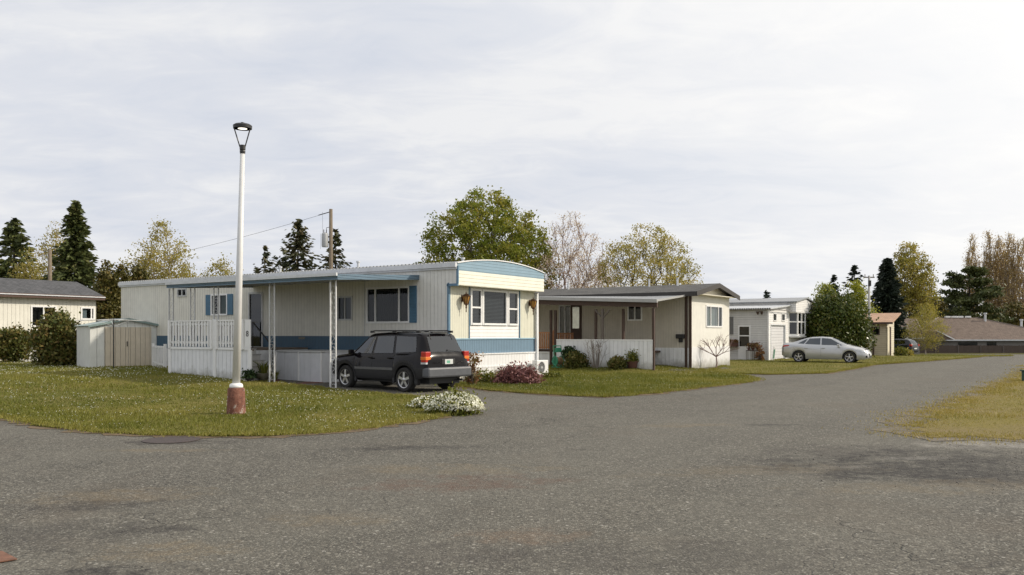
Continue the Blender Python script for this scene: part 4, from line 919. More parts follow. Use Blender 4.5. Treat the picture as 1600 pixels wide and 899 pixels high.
    mb = MB(); mb.hexa([(-D-.1, tA-.05, zf-.08), (-D-.002, tA-.05, zf-.08), (-D-.002, tB, zg_-.08), (-D-.1, tB, zg_-.08), (-D-.1, tA-.05, zf+.06), (-D-.002, tA-.05, zf+.06), (-D-.002, tB, zg_+.06), (-D-.1, tB, zg_+.06)]); mb.hexa([(-D, tA-.05, zf-.03), (-D, tA-.004, zf-.03), (-.05, tA-.004, zw-.03), (-.05, tA-.05, zw-.03), (-D, tA-.05, zf+.05), (-D, tA-.004, zf+.05), (-.05, tA-.004, zw+.05), (-.05, tA-.05, zw+.05)]); mb.build('porch_gutter', simple('grey_gutter', (.36,.36,.35), .5, var=.08), pr)
    mb = MB(); mb.hexa([(-D+.03, tA, zf-.28), (-D+.13, tA, zf-.28), (-D+.13, tB, zg_-.28), (-D+.03, tB, zg_-.28), (-D+.03, tA, zf-.045), (-D+.13, tA, zf-.045), (-D+.13, tB, zg_-.045), (-D+.03, tB, zg_-.045)]); mb.build('porch_beam', M['brownwood'], pr)
    for px, brace in ((1021, 0), (974, 0), (941.5, 1), (931, 0), (868, 0), (861, 0)):
        xx = -D+.09 if brace or px in (1021,) else -D+.5; t = F.side(px, xx); mb = MB(); mb.box(xx-.05, xx+.05, t-.05, t+.05, 0, zf-.30)
        if brace:
            for s_ in (-1, 1): mb.tube([(xx, t, zf-.72), (xx, t+s_*.36, zf-.33)], .04, 4)
        mb.build('porch_post', M['brownwood'] if not brace else simple('faded_post', (.12,.10,.085), .8), r)
    return F, r
F2, H2 = home2()
def extras2():
    F = F2; D = 3.25
    # white board panel in front of the porch
    tA, tB = F.side(1020, -D), F.side(870, -D); r = empty('panel_fence', (*F.o, 0), ANG, 'long low white vertical-board screen in front of the tan home porch', 'fence')
    mb = MB(); mb.box(-D-.03, -D+.01, tA, tB, 0.14, 1.34); mb.build('boards', M['skirt_side'], r)
    mb = MB(); mb.box(-D-.05, -D+.03, tA, tB, 1.342, 1.39); mb.build('top_rail', M['trimwhite'], r)
    # porch deck with cedar railing
    r = empty('porch_deck', (*F.o, 0), ANG, 'cedar-railed porch deck on white skirting at the left of the tan home', 'deck')
    t0, t1 = F.side(870, -2.3)-1.2, 14.2
    mb = MB(); mb.box(-2.3, -.05, t0-3, t1, .78, .86); mb.build('deck_floor', M['brownwood'], r)
    mb = MB(); mb.box(-2.32, -2.28, t0, t1, -.05, .74); mb.build('deck_skirting', M['skirt_side'], r)
    mb = MB(); mb.box(-2.36, -2.325, t0, t1, .74, .80); mb.build('skirting_cap', M['trimwhite'], r)
    mb = MB(); ra, rb = F.side(867, -2.3), F.side(828, -2.3)
    mb.box(-2.33, -2.27, ra, rb, 1.66, 1.72); mb.box(-2.32, -2.28, ra, rb, .97, 1.03)
    n = 11
    for k in range(n): y = ra+.08+(rb-ra-.2)*k/(n-1); mb.box(-2.35, -2.331, y-.032, y+.032, .92, 1.66)
    for y in (ra, rb-.1): mb.box(-2.33, -2.24, y, y+.1, .86, 1.80)
    mb.box(-2.30, -.6, ra-.02, ra+.02, 1.62, 1.68)
    for k in range(10): x = -2.2+k*.17; mb.box(x-.045, x+.045, ra-.045, ra-.022, .92, 1.62)
    mb.build('railing', M['redwood'], r)
    # mailbox on the end of the side wall
    mb = MB(); t = F.side(1064); mb.box(-.15, -.03, t-.2, t+.2, 1.42, 1.62); mb.box(-.05, -.002, t-.1, t+.1, 1.25, 1.42); o = mb.build('mailbox', M['black'], None, bevel=.02); o.location = (*F.o, 0); o.rotation_euler = (0, 0, ANG); tag(o, 'black mailbox on the side wall of the tan home', 'mailbox')
    # green hose reel
    x, y = F.W(-3.9, F.side(872, -3.9)); r = empty('hose_reel', (x, y, .12), .5, 'green hose reel cart beside the white board screen', 'hose reel')
    gm = simple('green_plastic', (.04,.24,.14), .4, var=.15); mb = MB()
    for s_ in (-.2, .2): mb.tube([(s_, .05, 0), (s_, -.02, .45), (s_, .1, .98)], .022, 6); mb.tube([(s_, -.25, .02), (s_, .2, .30)], .02, 6)
    mb.tube([(-.2, .1, .98), (.2, .1, .98)], .022, 6); mb.box(-.22, .22, -.25, .22, .02, .06); mb.box(-.16, .16, -.02, .03, .7, .9); mb.build('cart_frame', gm, r)
    mb = MB(); mb.lathe([(.06, -.17), (.23, -.17), (.23, -.15), (.11, -.14), (.11, .14), (.23, .15), (.23, .17), (.06, .17)], 20, (0, 0, .32), 'x'); mb.build('drum', gm, r)
    mb = MB()
    for i in range(6): rr = .14+.012*(i % 3); mb.tube([(-.12+.05*i, rr*math.cos(a), .32+rr*math.sin(a)) for a in np.linspace(0, math.tau, 17)], .017, 5)
    mb.build('hose', simple('tan_hose', (.35,.2,.11), .5), r)
extras2()

# ------------------------------------------------------------------ third home
def home3():
    F = Frame(15.53, 50.4); Wm = 5.0; s0 = 4.3
    r = empty('mobile_home', (*F.o, 0), ANG, 'white lap-sided home with a bay window and a lean-to garage, behind the silver sedan', 'mobile home')
    S, E = PS(0), PE(0)
    Ln = 12
    dr = (F.side(1171), F.side(1155), .85, F.zs(1163, 510.5)); side = [dr]
    mb = MB(); wall_holes(mb, S, 0, Ln, -.1, 3.14, side); mb.build('side_wall', M['greygap'], r)
    sw = [(F.end(1208.3), F.end(1212.7), F.ze(1210, 501), F.ze(1210, 490.5)), (F.end(1221.3), F.end(1226), F.ze(1224, 501), F.ze(1224, 491))]
    gd = (F.end(1204.5), F.end(1226.5), 0.0, F.ze(1215, 508.5))
    mb = MB(); wall_holes(mb, E, 0, s0, -.1, 3.10, sw+[gd]); mb.prism([(0, 0, 3.102), (s0, 0, 3.102), (s0, 0, 3.42), (0, 0, 3.14)], (0, .05, 0)); mb.build('end_wall', M['white_lap'], r)
    mb = MB(); mb.box(-.06, .04, -.04, .04, -.05, 3.1); mb.build('corner_trim', M['trimwhite'], r)
    for w in sw: window(r, E, *w, fw=.05)
    mb = MB(); pbox(mb, E, gd[0], gd[1], 0.0, gd[3], -.12, -.08); g = mb.build('garage_door', siding('roller_door', (.62,.62,.63), 'Z', .18, .08, .015, lap=True, dirt=.1), r)
    mb = MB(); pbox(mb, E, gd[0]-.05, gd[0], 0, gd[3]+.06, -.1, .03); pbox(mb, E, gd[1], gd[1]+.05, 0, gd[3]+.06, -.1, .03); pbox(mb, E, gd[0], gd[1], gd[3], gd[3]+.06, -.1, .03); mb.build('door_trim', M['fascia'], g)
    w = window(r, S, *dr, hm=((dr[0], dr[1], (dr[2]+dr[3])/2+.05),), fw=.07, name='storm_door', glass=M['glassy'])
    mb = MB(); pbox(mb, S, dr[0]-.06, dr[1]+.06, -.02, .78, 0, .03); mb.build('kick_panel', M['trimwhite'], w)
    wl = (F.side(1146)+.0, F.side(1139), 1.6, 2.7); mb = MB(); pbox(mb, S, wl[0], wl[1]+.5, wl[2], wl[3], 0, .03); mb.build('side_screen', simple('grey_screen', (.16,.16,.16), .6), r)
    # lean-to corrugated roof
    mb = MB(); mb.hexa([(-.25, -.2, 3.12), (s0, -.2, 3.44), (s0, Ln, 3.44), (-.25, Ln, 3.12), (-.25, -.2, 3.19), (s0, -.2, 3.51), (s0, Ln, 3.51), (-.25, Ln, 3.19)]); rr = mb.build('garage_roof', siding('pale_corrugated_roof', (.58,.60,.62), 'Y', .14, .3, .03, dirt=.2), r)
    mb = MB(); y = -.2
    while y < Ln: mb.box(-.29, -.2, y, y+.07, 3.10, 3.20); y += .14
    mb.box(-.255, s0, -.235, -.205, 3.10, 3.14); mb.build('roof_edge', simple('dark_edge', (.13,.12,.11), .6), rr)
    # main body
    m0, m1 = s0, s0+Wm; top = 3.70; mid = (m0+m1)/2
    mb = MB(); mb.face([(m0, 0, -.1), (m0, 14, -.1), (m0, 14, top), (m0, 0, top)]); mb.face([(m1, 0, -.1), (m1, 14, -.1), (m1, 14, top), (m1, 0, top)]); mb.face([(m0, 14, -.1), (m1, 14, -.1), (m1, 14, top), (m0, 14, top)]); mb.face([(m0, 0, -.1), (m1, 0, -.1), (m1, 0, 3.05), (m0, 0, 3.05)]); mb.build('main_wall', M['white_lap'], r)
    mb = MB(); mb.prism([(m0, -.5, 3.03), (m1, -.5, 3.03), (m1, -.5, 3.66), (mid, -.5, 3.98), (m0, -.5, 3.66)], (0, .55, 0)); mb.build('overhang', M['white_lap'], r)
    mb = MB()
    for xa, xb in ((m0-.12, mid), (m1+.12, mid)): mb.hexa([(xa, -.6, 3.66), (xb, -.6, 4.0), (xb, 14, 4.0), (xa, 14, 3.66), (xa, -.6, 3.74), (xb, -.6, 4.08), (xb, 14, 4.08), (xa, 14, 3.74)])
    mb.build('roof', M['roofmetal'], r)
    mb = MB(); b0, b1 = m0+.15, m0+2.9; yb = -.45
    zs0, zs1 = 1.62, 2.98
    # bay window: slanted side and front
    fa = [(b0, 0), (b0+.45, yb), (b1-.45, yb), (b1, 0)]
    bay = MB()
    for (x0, y0), (x1, y1) in zip(fa[:-1], fa[1:]):
        for zz in ((zs0-.12, zs0), (zs1, zs1+.05), (2.38, 2.46)): bay.hexa([(x0, y0, zz[0]), (x1, y1, zz[0]), (x1+.02, y1+.06, zz[0]), (x0+.02, y0+.06, zz[0]), (x0, y0, zz[1]), (x1, y1, zz[1]), (x1+.02, y1+.06, zz[1]), (x0+.02, y0+.06, zz[1])])
    for (x, y) in fa+[((fa[1][0]+fa[2][0])/2, yb)]: bay.box(x-.05, x+.05, y-.03, y+.05, zs0, zs1)
    bo = bay.build('bay_window', M['trimwhite'], r)
    g = MB()
    for (x0, y0), (x1, y1) in zip(fa[:-1], fa[1:]): g.face([(x0, y0+.02, zs0), (x1, y1+.02, zs0), (x1, y1+.02, zs1), (x0, y0+.02, zs1)])
    g.build('pane', M['glassy'], bo)
    g = MB(); g.prism([(x, y*.6-.01, zs0+.01) for x, y in fa], (0, 0, zs1-zs0-.02)); g.build('room', M['dark'], bo)
    mb = MB(); mb.prism([(b0-.05, 0, zs0-.22), (b0+.42, yb-.08, zs0-.22), (b1-.42, yb-.08, zs0-.22), (b1+.05, 0, zs0-.22)], (0, 0, .10)); mb.build('sill', M['oldwhite'], bo)
    # outdoor lights under the eave
    mb = MB(); y = .3
    for k in (0, .25): mb.lathe([(.03, 0), (.09, .14), (.09, .17)], 10, (-.32, y+k, 2.80), 'z')
    mb.box(-.33, -.28, y-.05, y+.35, 2.95, 3.0); mb.build('outdoor_lights', M['brownwood'], r)
    def put(o): o.location = (*F.o, 0); o.rotation_euler = (0, 0, ANG)
    mb = MB(); t = F.side(1180); mb.box(-.2, -.035, t-.22, t+.22, .85, 1.08); o = mb.build('mailbox', M['black'], None, bevel=.03); put(o); tag(o, 'black wall mailbox right of the glass storm door', 'mailbox')
    t = F.side(1144.5); q = empty('window_box', (*F.o, 0), ANG, 'brown hanging window box at the corner behind the tan home', 'planter'); mb = MB(); mb.box(-.36, -.035, t-.4, t+.3, .85, 1.1); mb.build('trough', M['terracotta'], q)
    C = np.c_[RG.uniform(-.38, -.05, 260), RG.uniform(t-.4, t+.3, 260), RG.uniform(1.08, 1.28, 260)]; leaves('plants', C, .07, LM['bud'], q)
    # plant stand
    t = F.side(1182); q = empty('plant_stand', (*F.o, 0), ANG, 'dark metal plant stand with small pots by the storm door', 'plant stand'); mb = MB()
    for y in (t-.4, t, t+.4):
        for x in (-.7, -.4): mb.tube([(x, y, 0), (x, y, .62)], .018, 4)
    mb.box(-.72, -.38, t-.42, t+.42, .60, .64); mb.build('frame', M['brownwood'], q)
    for i, dy in enumerate((-.25, .05, .3)): mb = MB(); mb.lathe([(.06, 0), (.09, .16)], 10, (-.55, t+dy, .64)); mb.build('pot', M['terracotta'], q)
    for dy in (-.25, .05, .3): leaves('foliage', np.array([-.55, t+dy, .93])+RG.normal(size=(90, 3))*.09, .06, LM['bud'], q)
    x, y = F.W(-.9, F.side(1190)-.2); bush('flowering_plant', 'small reddish flowering plant by the white garage corner', x, y, .95, .28, LM['bud'], 380, .07, ngrp=40)
    x, y = F.W(-.4, -.35); q = empty('folded_chair', (x, y, 0), ANG, 'folded green and white garden chair at the garage corner', 'garden chair'); mb = MB(); mb.tube([(0, 0, 0), (.12, -.05, .85)], .02, 5); mb.tube([(.35, 0, 0), (.42, -.05, .80)], .02, 5); mb.tube([(.12, -.05, .85), (.42, -.05, .80)], .02, 5); mb.build('frame', M['trimwhite'], q)
    mb = MB(); mb.hexa([(.04, -.02, .15), (.36, -.02, .15), (.36, .01, .15), (.04, .01, .15), (.13, -.07, .7), (.40, -.07, .7), (.40, -.04, .7), (.13, -.04, .7)]); mb.build('seat_cloth', simple('green_cloth', (.05,.16,.10), .8), q)
    return F, r
F3, H3 = home3()

# ------------------------------------------------------------------ cars
def interp(tab): return lambda x: float(np.interp(x, [t[0] for t in tab], [t[1] for t in tab]))
class Car:
    """lofted body, x forward, y left, z up"""
    def __init__(s, Lh, top, belt, wid, roofw, bottom, axles, rw, arch):
        s.L = Lh; s.top, s.belt, s.wid, s.roofw, s.bot = map(interp, (top, belt, wid, roofw, bottom)); s.ax = axles; s.rw = rw; s.arch = arch
        s.x0, s.x1 = top[0][0], top[-1][0]
    def low(s, x):
        z = s.bot(x)
        for a in s.ax:
            d = abs(x-a)
            if d < s.arch: z = max(z, s.rw*.95+math.sqrt(s.arch**2-d*d)*.98)
        return z
    def sec(s, x):
        t, b, w, r, lo = s.top(x), s.belt(x), s.wid(x), s.roofw(x), s.low(x); b = min(b, t-.01); lo = min(lo, b-.06)
        g = max(0, min(1, (t-b)/.42)); P = [(w*.93, lo), (w*.985, lo+.12*(b-lo)), (w, lo+.45*(b-lo)), (w*.985, lo+.75*(b-lo)), (w*.945, lo+.95*(b-lo)), (w*.91, b)]
        y5 = (1-g)*w*.84+g*r; h = t-b
        P += [(y5*.985+.015*w, b+h*(.45*(1-g)+.80*g)), (y5*.955, b+h*(.7*(1-g)+.91*g)), (y5*.86, b+h*(.85*(1-g)+.965*g)), (y5*.5, t-.006*g), (0, t)]
        return P
    def build(s, m, root, lower_m=None, nlow=0):
        xs = set(np.linspace(s.x0, s.x1, 70).tolist())
        for a in s.ax: xs |= set((a+s.arch*math.cos(k*math.pi/18)) for k in range(19))|{a-s.arch-.004, a+s.arch+.004}
        xs = sorted(x for x in xs if s.x0 <= x <= s.x1); mb = MB(); lw = MB(); n = 21
        rings = []
        for x in xs: P = s.sec(x); rings.append([(x, y, z) for y, z in P]+[(x, -y, z) for y, z in P[-2::-1]])
        for M_, rng in ((mb, range(nlow, n-1-nlow)), (lw, [i for i in range(n-1) if i < nlow or i >= n-1-nlow])):
            M_.v = [p for r_ in rings for p in r_]
            for i in range(len(xs)-1):
                for k in rng: a = i*n+k; M_.f.append((a, a+1, a+n+1, a+n))
        for e in (0, len(xs)-1): mb.f.append(tuple(e*n+k for k in range(n)))
        o = mb.build('body', m, root, sharp=38)
        if nlow: lw.build('lower_cladding', lower_m, root, sharp=38)
        u = MB(); u.box(s.x0+.15, s.x1-.15, -s.wid(0)*.66, s.wid(0)*.66, .24, .75); 
        u.build('underbody', M['black'], root)
        return o
    def yside(s, x, z):
        P = s.sec(x)
        for (y0, z0), (y1, z1) in zip(P[:-1], P[1:]):
            if z0 <= z <= z1: return y0+(y1-y0)*(z-z0)/(z1-z0+1e-9)
        return P[0][0] if z < P[0][1] else P[-3][0]
    def side_patch(s, corners, m, name, parent, off=.008, nx=10, nz=4, sides=(1, -1), label=None, mb=None):
        (xb0, zb0), (xb1, zb1), (xt1, zt1), (xt0, zt0) = corners; out = []
        for sg in sides:
            q = MB()
            for j in range(nz+1):
                for i in range(nx+1):
                    u, v = i/nx, j/nz; x = (xb0+(xb1-xb0)*u)*(1-v)+(xt0+(xt1-xt0)*u)*v; z = (zb0+(zb1-zb0)*u)*(1-v)+(zt0+(zt1-zt0)*u)*v
                    q.v.append((x, sg*(s.yside(x, z)+off), z))
            for j in range(nz):
                for i in range(nx): a = j*(nx+1)+i; q.f.append((a, a+1, a+nx+2, a+nx+1))
            out.append(q.build(name, m, parent, smooth=True, label=label))
        return out
    def ztop(s, x, y):
        P = s.sec(x)[::-1]; y = abs(y)
        for (y0, z0), (y1, z1) in zip(P[:-1], P[1:]):
            if y0 <= y <= y1: return z0+(z1-z0)*(y-y0)/(y1-y0+1e-9)
        return P[4][1]
    def top_patch(s, x0, x1, w0, w1, m, name, parent, ox=0, oz=.006, n=10):
        q = MB()
        for j in range(n+1):
            v = j/n; x = x0+(x1-x0)*v; w = w0+(w1-w0)*v
            for i in range(n+1): y = -w+2*w*i/n; q.v.append((x+ox, y, s.ztop(x, y)+oz))
        for j in range(n):
            for i in range(n): a = j*(n+1)+i; q.f.append((a, a+1, a+n+2, a+n+1))
        return q.build(name, m, parent, smooth=True)
def wheel(root, x, y, r, w, spokes=5, out=1, rimm=None, twin=False):
    e = MB(); hw = w/2
    e.lathe([(r*.66, -hw*.9), (r*.72, -hw), (r*.93, -hw), (r*.99, -hw*.75), (r, -hw*.3), (r, hw*.3), (r*.99, hw*.75), (r*.93, hw), (r*.72, hw), (r*.66, hw*.9)], 36, (0, 0, 0), 'y')
    wh = empty('wheel', (x, y, r)); wh.parent = root; e.build('tyre', M['rubber'], wh, sharp=50)
    q = MB(); o = out
    q.lathe([(r*.67, o*hw*.9), (r*.64, o*hw*1.0), (r*.60, o*hw*.85), (r*.60, 0)], 32, (0, 0, 0), 'y') if False else None
    # rim ring
    n = 36
    for (ra, rb, ya, yb) in ((r*.68, r*.60, o*hw*.98, o*hw*.86),):
        for k in range(n):
            a, b = math.tau*k/n, math.tau*(k+1)/n
            q.face([(ra*math.cos(a), ya, ra*math.sin(a)), (ra*math.cos(b), ya, ra*math.sin(b)), (rb*math.cos(b), yb, rb*math.sin(b)), (rb*math.cos(a), yb, rb*math.sin(a))])
            q.face([(rb*math.cos(a), yb, rb*math.sin(a)), (rb*math.cos(b), yb, rb*math.sin(b)), (rb*math.cos(b), 0, rb*math.sin(b)), (rb*math.cos(a), 0, rb*math.sin(a))])
    for k in range(spokes):
        for dl in ((-.10, .10) if twin else (0,)):
            a = math.tau*(k+.25)/spokes+dl; ca, sa = math.cos(a), math.sin(a); w0, w1 = (r*.10, r*.13) if not twin else (r*.05, r*.055)
            def P(rad, t, yy): return (ca*rad-sa*t, yy, sa*rad+ca*t)
            q.hexa([P(r*.08, -w0, o*hw*.60), P(r*.62, -w1, o*hw*.66), P(r*.62, w1, o*hw*.66), P(r*.08, w0, o*hw*.60), P(r*.08, -w0, o*hw*.92), P(r*.62, -w1*.8, o*hw*.9), P(r*.62, w1*.8, o*hw*.9), P(r*.08, w0, o*hw*.92)])
    q.lathe([(r*.17, o*hw*.6), (r*.17, o*hw*.92), (r*.12, o*hw*.98), (.01, o*hw*.99)], 16, (0, 0, 0), 'y')
    q.build('rim', rimm or M['alloy'], wh, sharp=35)
    d = MB(); d.lathe([(r*.61, o*hw*.3), (r*.61, o*hw*.35)], 24, (0, 0, 0), 'y'); d.build('brake_disc', M['black'], wh)
    return wh
M['redlens'] = simple('red_lens', (.42,.02,.012), .12, var=.1, coat=.8)
M['orange'] = simple('amber_lens', (.75,.20,.03), .12, var=.1, coat=.8)
M['clearlens'] = simple('clear_lens', (.55,.57,.6), .1, var=.15, coat=.8)
M['suvpaint'] = simple('near_black_car_paint', (.004,.003,.004), .16, var=.2, coat=.2, spec=.15, scale=3, dirt=.08, dirtcol=(.05,.04,.035))
M['cladding'] = simple('grey_car_cladding', (.022,.022,.025), .6, var=.15)
M['bumper'] = simple('mid_grey_bumper', (.085,.09,.10), .5, var=.12)
M['silverpaint'] = simple('silver_car_paint', (.50,.505,.51), .28, .45, var=.01, coat=.6, scale=.3)
M['bluepaint'] = simple('black_blue_car_paint', (.010,.011,.015), .25, var=.1, coat=.3, spec=.3)
M['plate'] = simple('plate_white', (.62,.64,.62), .5, var=.05)
M['chrome'] = simple('chrome', (.6,.6,.6), .15, 1.0, var=.03)
def suv(label, loc, ang, paint):
    r = empty('parked_car', loc, ang, label, 'car')
    c = Car(4.4, [(-2.20, .94), (-2.17, 1.02), (-2.12, 1.10), (-1.86, 1.58), (-1.78, 1.655), (-1.4, 1.685), (-.4, 1.70), (.30, 1.665), (.42, 1.63), (1.12, 1.11), (1.25, 1.07), (1.9, 1.0), (2.08, .93), (2.16, .80), (2.20, .70)],
        [(-2.20, .90), (-2.12, 1.04), (-1.8, 1.08), (-.4, 1.045), (1.0, 1.01), (1.3, .99), (1.9, .93), (2.1, .84), (2.20, .66)],
        [(-2.20, .80), (-2.12, .855), (-1.8, .885), (0, .89), (1.6, .885), (1.95, .85), (2.12, .76), (2.20, .62)],
        [(-2.20, .60), (-1.86, .64), (-1.6, .665), (0, .68), (.45, .66), (1.1, .72), (2.2, .6)],
        [(-2.20, .48), (-2.0, .40), (-1.5, .33), (1.5, .33), (2.0, .36), (2.20, .44)], (-1.31, 1.31), .345, .435)
    c.build(paint, r, M['cladding'], 2)
    gl = M['carglass']
    c.side_patch([(.16, 1.065), (.98, 1.055), (.42, 1.52), (.10, 1.555)], gl, 'side_window', r)
    c.side_patch([(-.78, 1.085), (.06, 1.07), (.01, 1.56), (-.72, 1.57)], gl, 'side_window', r)
    c.side_patch([(-1.74, 1.13), (-.88, 1.095), (-.82, 1.57), (-1.62, 1.55)], gl, 'side_window', r)
    c.top_patch(1.08, .46, .66, .58, gl, 'windscreen', r, .008); c.top_patch(-1.87, -2.105, .53, .60, gl, 'rear_window', r, -.012, .004)
    # wheel arch flares
    for ax in (-1.31, 1.31):
        for sg in (1, -1):
            mb = MB(); P = []; Q = []
            for k in range(15):
                a = math.pi*(-.06+1.12*k/14); ra, rb = .425, .505
                for rad, L_ in ((ra, P), (rb, Q)): x = ax+rad*math.cos(a); z = .33+rad*math.sin(a); L_.append((x, sg*(min(.905, c.yside(max(-2.19, min(2.19, x)), max(z, c.low(x)+.02))+.022)), z))
            for i in range(14):
                i0, i1, q0, q1 = P[i], P[i+1], Q[i], Q[i+1]; s_ = -.05*sg
                mb.hexa([i0, i1, q1, q0]+[(p[0], p[1]+s_, p[2]) for p in (i0, i1, q1, q0)])
            mb.build('arch_flare', M['cladding'], r, sharp=40)
    mb = MB()
    for sg in (1, -1): mb.box(-.84, .84, sg*.875, sg*.90, .60, .67)
    mb.build('side_moulding', simple('grey_moulding', (.10,.10,.10), .45), r)
    mb = MB(); mb.box(-2.30, -2.02, -.86, .86, .42, .70); bo = mb.build('rear_bumper', M['bumper'], r, bevel=.05)
    mb = MB(); mb.box(2.02, 2.24, -.66, .66, .36, .62); mb.build('front_bumper', M['cladding'], r, bevel=.05)
    for sg in (1, -1):
        mb = MB(); mb.box(-2.185, -1.99, sg*.66, sg*.862, .84, 1.14); t = mb.build('tail_light', M['redlens'], r, bevel=.02)
        mb = MB(); mb.box(-2.192, -1.985, sg*.665, sg*.866, .91, 1.0); mb.build('indicator', M['orange'], t, bevel=.008)
        mb = MB(); mb.box(-2.192, -1.985, sg*.665, sg*.866, .79, .842); mb.build('reversing_light', M['clearlens'], t, bevel=.008)
        mb = MB(); mb.box(1.96, 2.13, sg*.55, sg*.80, .70, .86); mb.build('headlight', M['clearlens'], r, bevel=.02)
        mb = MB(); mb.box(.88, .98, sg*.87, sg*1.03, 1.04, 1.17); mb.box(.9, .96, sg*.80, sg*.88, 1.02, 1.06); mi = mb.build('wing_mirror', paint, r, bevel=.03)
        mb = MB(); mb.tube([(.35, sg*.635, 1.70), (.25, sg*.64, 1.722), (-1.55, sg*.63, 1.722), (-1.68, sg*.62, 1.69)], .019, 6)
        for x in (-.65,): mb.tube([(x, sg*.63, 1.67), (x, sg*.635, 1.722)], .02, 6)
        for x in (.33, -1.66, -.65): mb.box(x-.07, x+.07, sg*.60, sg*.66, 1.66, 1.725)
        mb.build('roof_rail', M['black'], r, smooth=False)
        for x in (.02, -.82): mb = MB(); mb.box(x-.01, x+.18, sg*.885, sg*.912, .925, .965); mb.build('door_handle', paint, r, bevel=.012)
    mb = MB()
    for sg in (1, -1):
        for x in (.07, -.83):
            pts = [(x, sg*(c.yside(x, z)+.001), z) for z in np.linspace(.5, 1.0, 6)]; mb.tube(pts, .004, 3)
    mb.build('door_gap', M['black'], r)
    mb = MB(); mb.box(-2.215, -2.16, -.26, .26, .78, .93); mb.build('plate_recess', M['black'], r, bevel=.01)
    mb = MB(); mb.box(-2.228, -2.216, -.155, .155, .785, .92); pl = mb.build('licence_plate', M['plate'], r)
    mb = MB(); mb.box(-2.230, -2.2285, -.04, .09, .81, .885); mb.build('plate_mark', simple('faded_green_mark', (.15,.40,.28), .5, var=.4, scale=40), pl)
    mb = MB()
    for sg in (1, -1): mb.box(-2.20, -2.15, sg*.30, sg*.62, .80, .845)
    mb.build('hatch_trim', simple('pale_strip', (.4,.38,.36), .4), r)
    mb = MB(); mb.tube([(-2.09, -.05, 1.17), (-2.10, -.40, 1.145)], .012, 5); mb.lathe([(.03, 0), (.03, .03)], 8, (-2.09, -.05, 1.155)); mb.build('rear_wiper', M['black'], r)
    mb = MB(); mb.box(-1.88, -1.78, -.30, .30, 1.655, 1.685)
    for sg in (1, -1): mb.tube([(-1.84, sg*.42, 1.62), (-1.93, sg*.41, 1.47)], .014, 5)
    mb.build('hatch_hinges', M['black'], r)
    mb = MB()
    for sg in (1, -1): mb.box(-1.78, -1.76, sg*.68, sg*.86, .20, .40)
    mb.build('mud_flap', M['black'], r)
    mb = MB(); mb.tube([(-2.28, -.5, .33), (-1.9, -.5, .33)], .03, 8); mb.build('exhaust', M['cladding'], r)
    for ax in (-1.31, 1.31):
        for sg in (1, -1): wheel(r, ax, sg*.775, .345, .225, 5, sg)
    return r
dA = Vector((-.757, .653)); nL = Vector((-dA.y, dA.x)); rl = Vector((-2.97, 23.4)); ctr = rl+dA*1.31-nL*.775
suv('black compact SUV with roof rails parked beside the blue-striped home', (ctr.x, ctr.y, .0), math.atan2(dA.y, dA.x), M['suvpaint'])
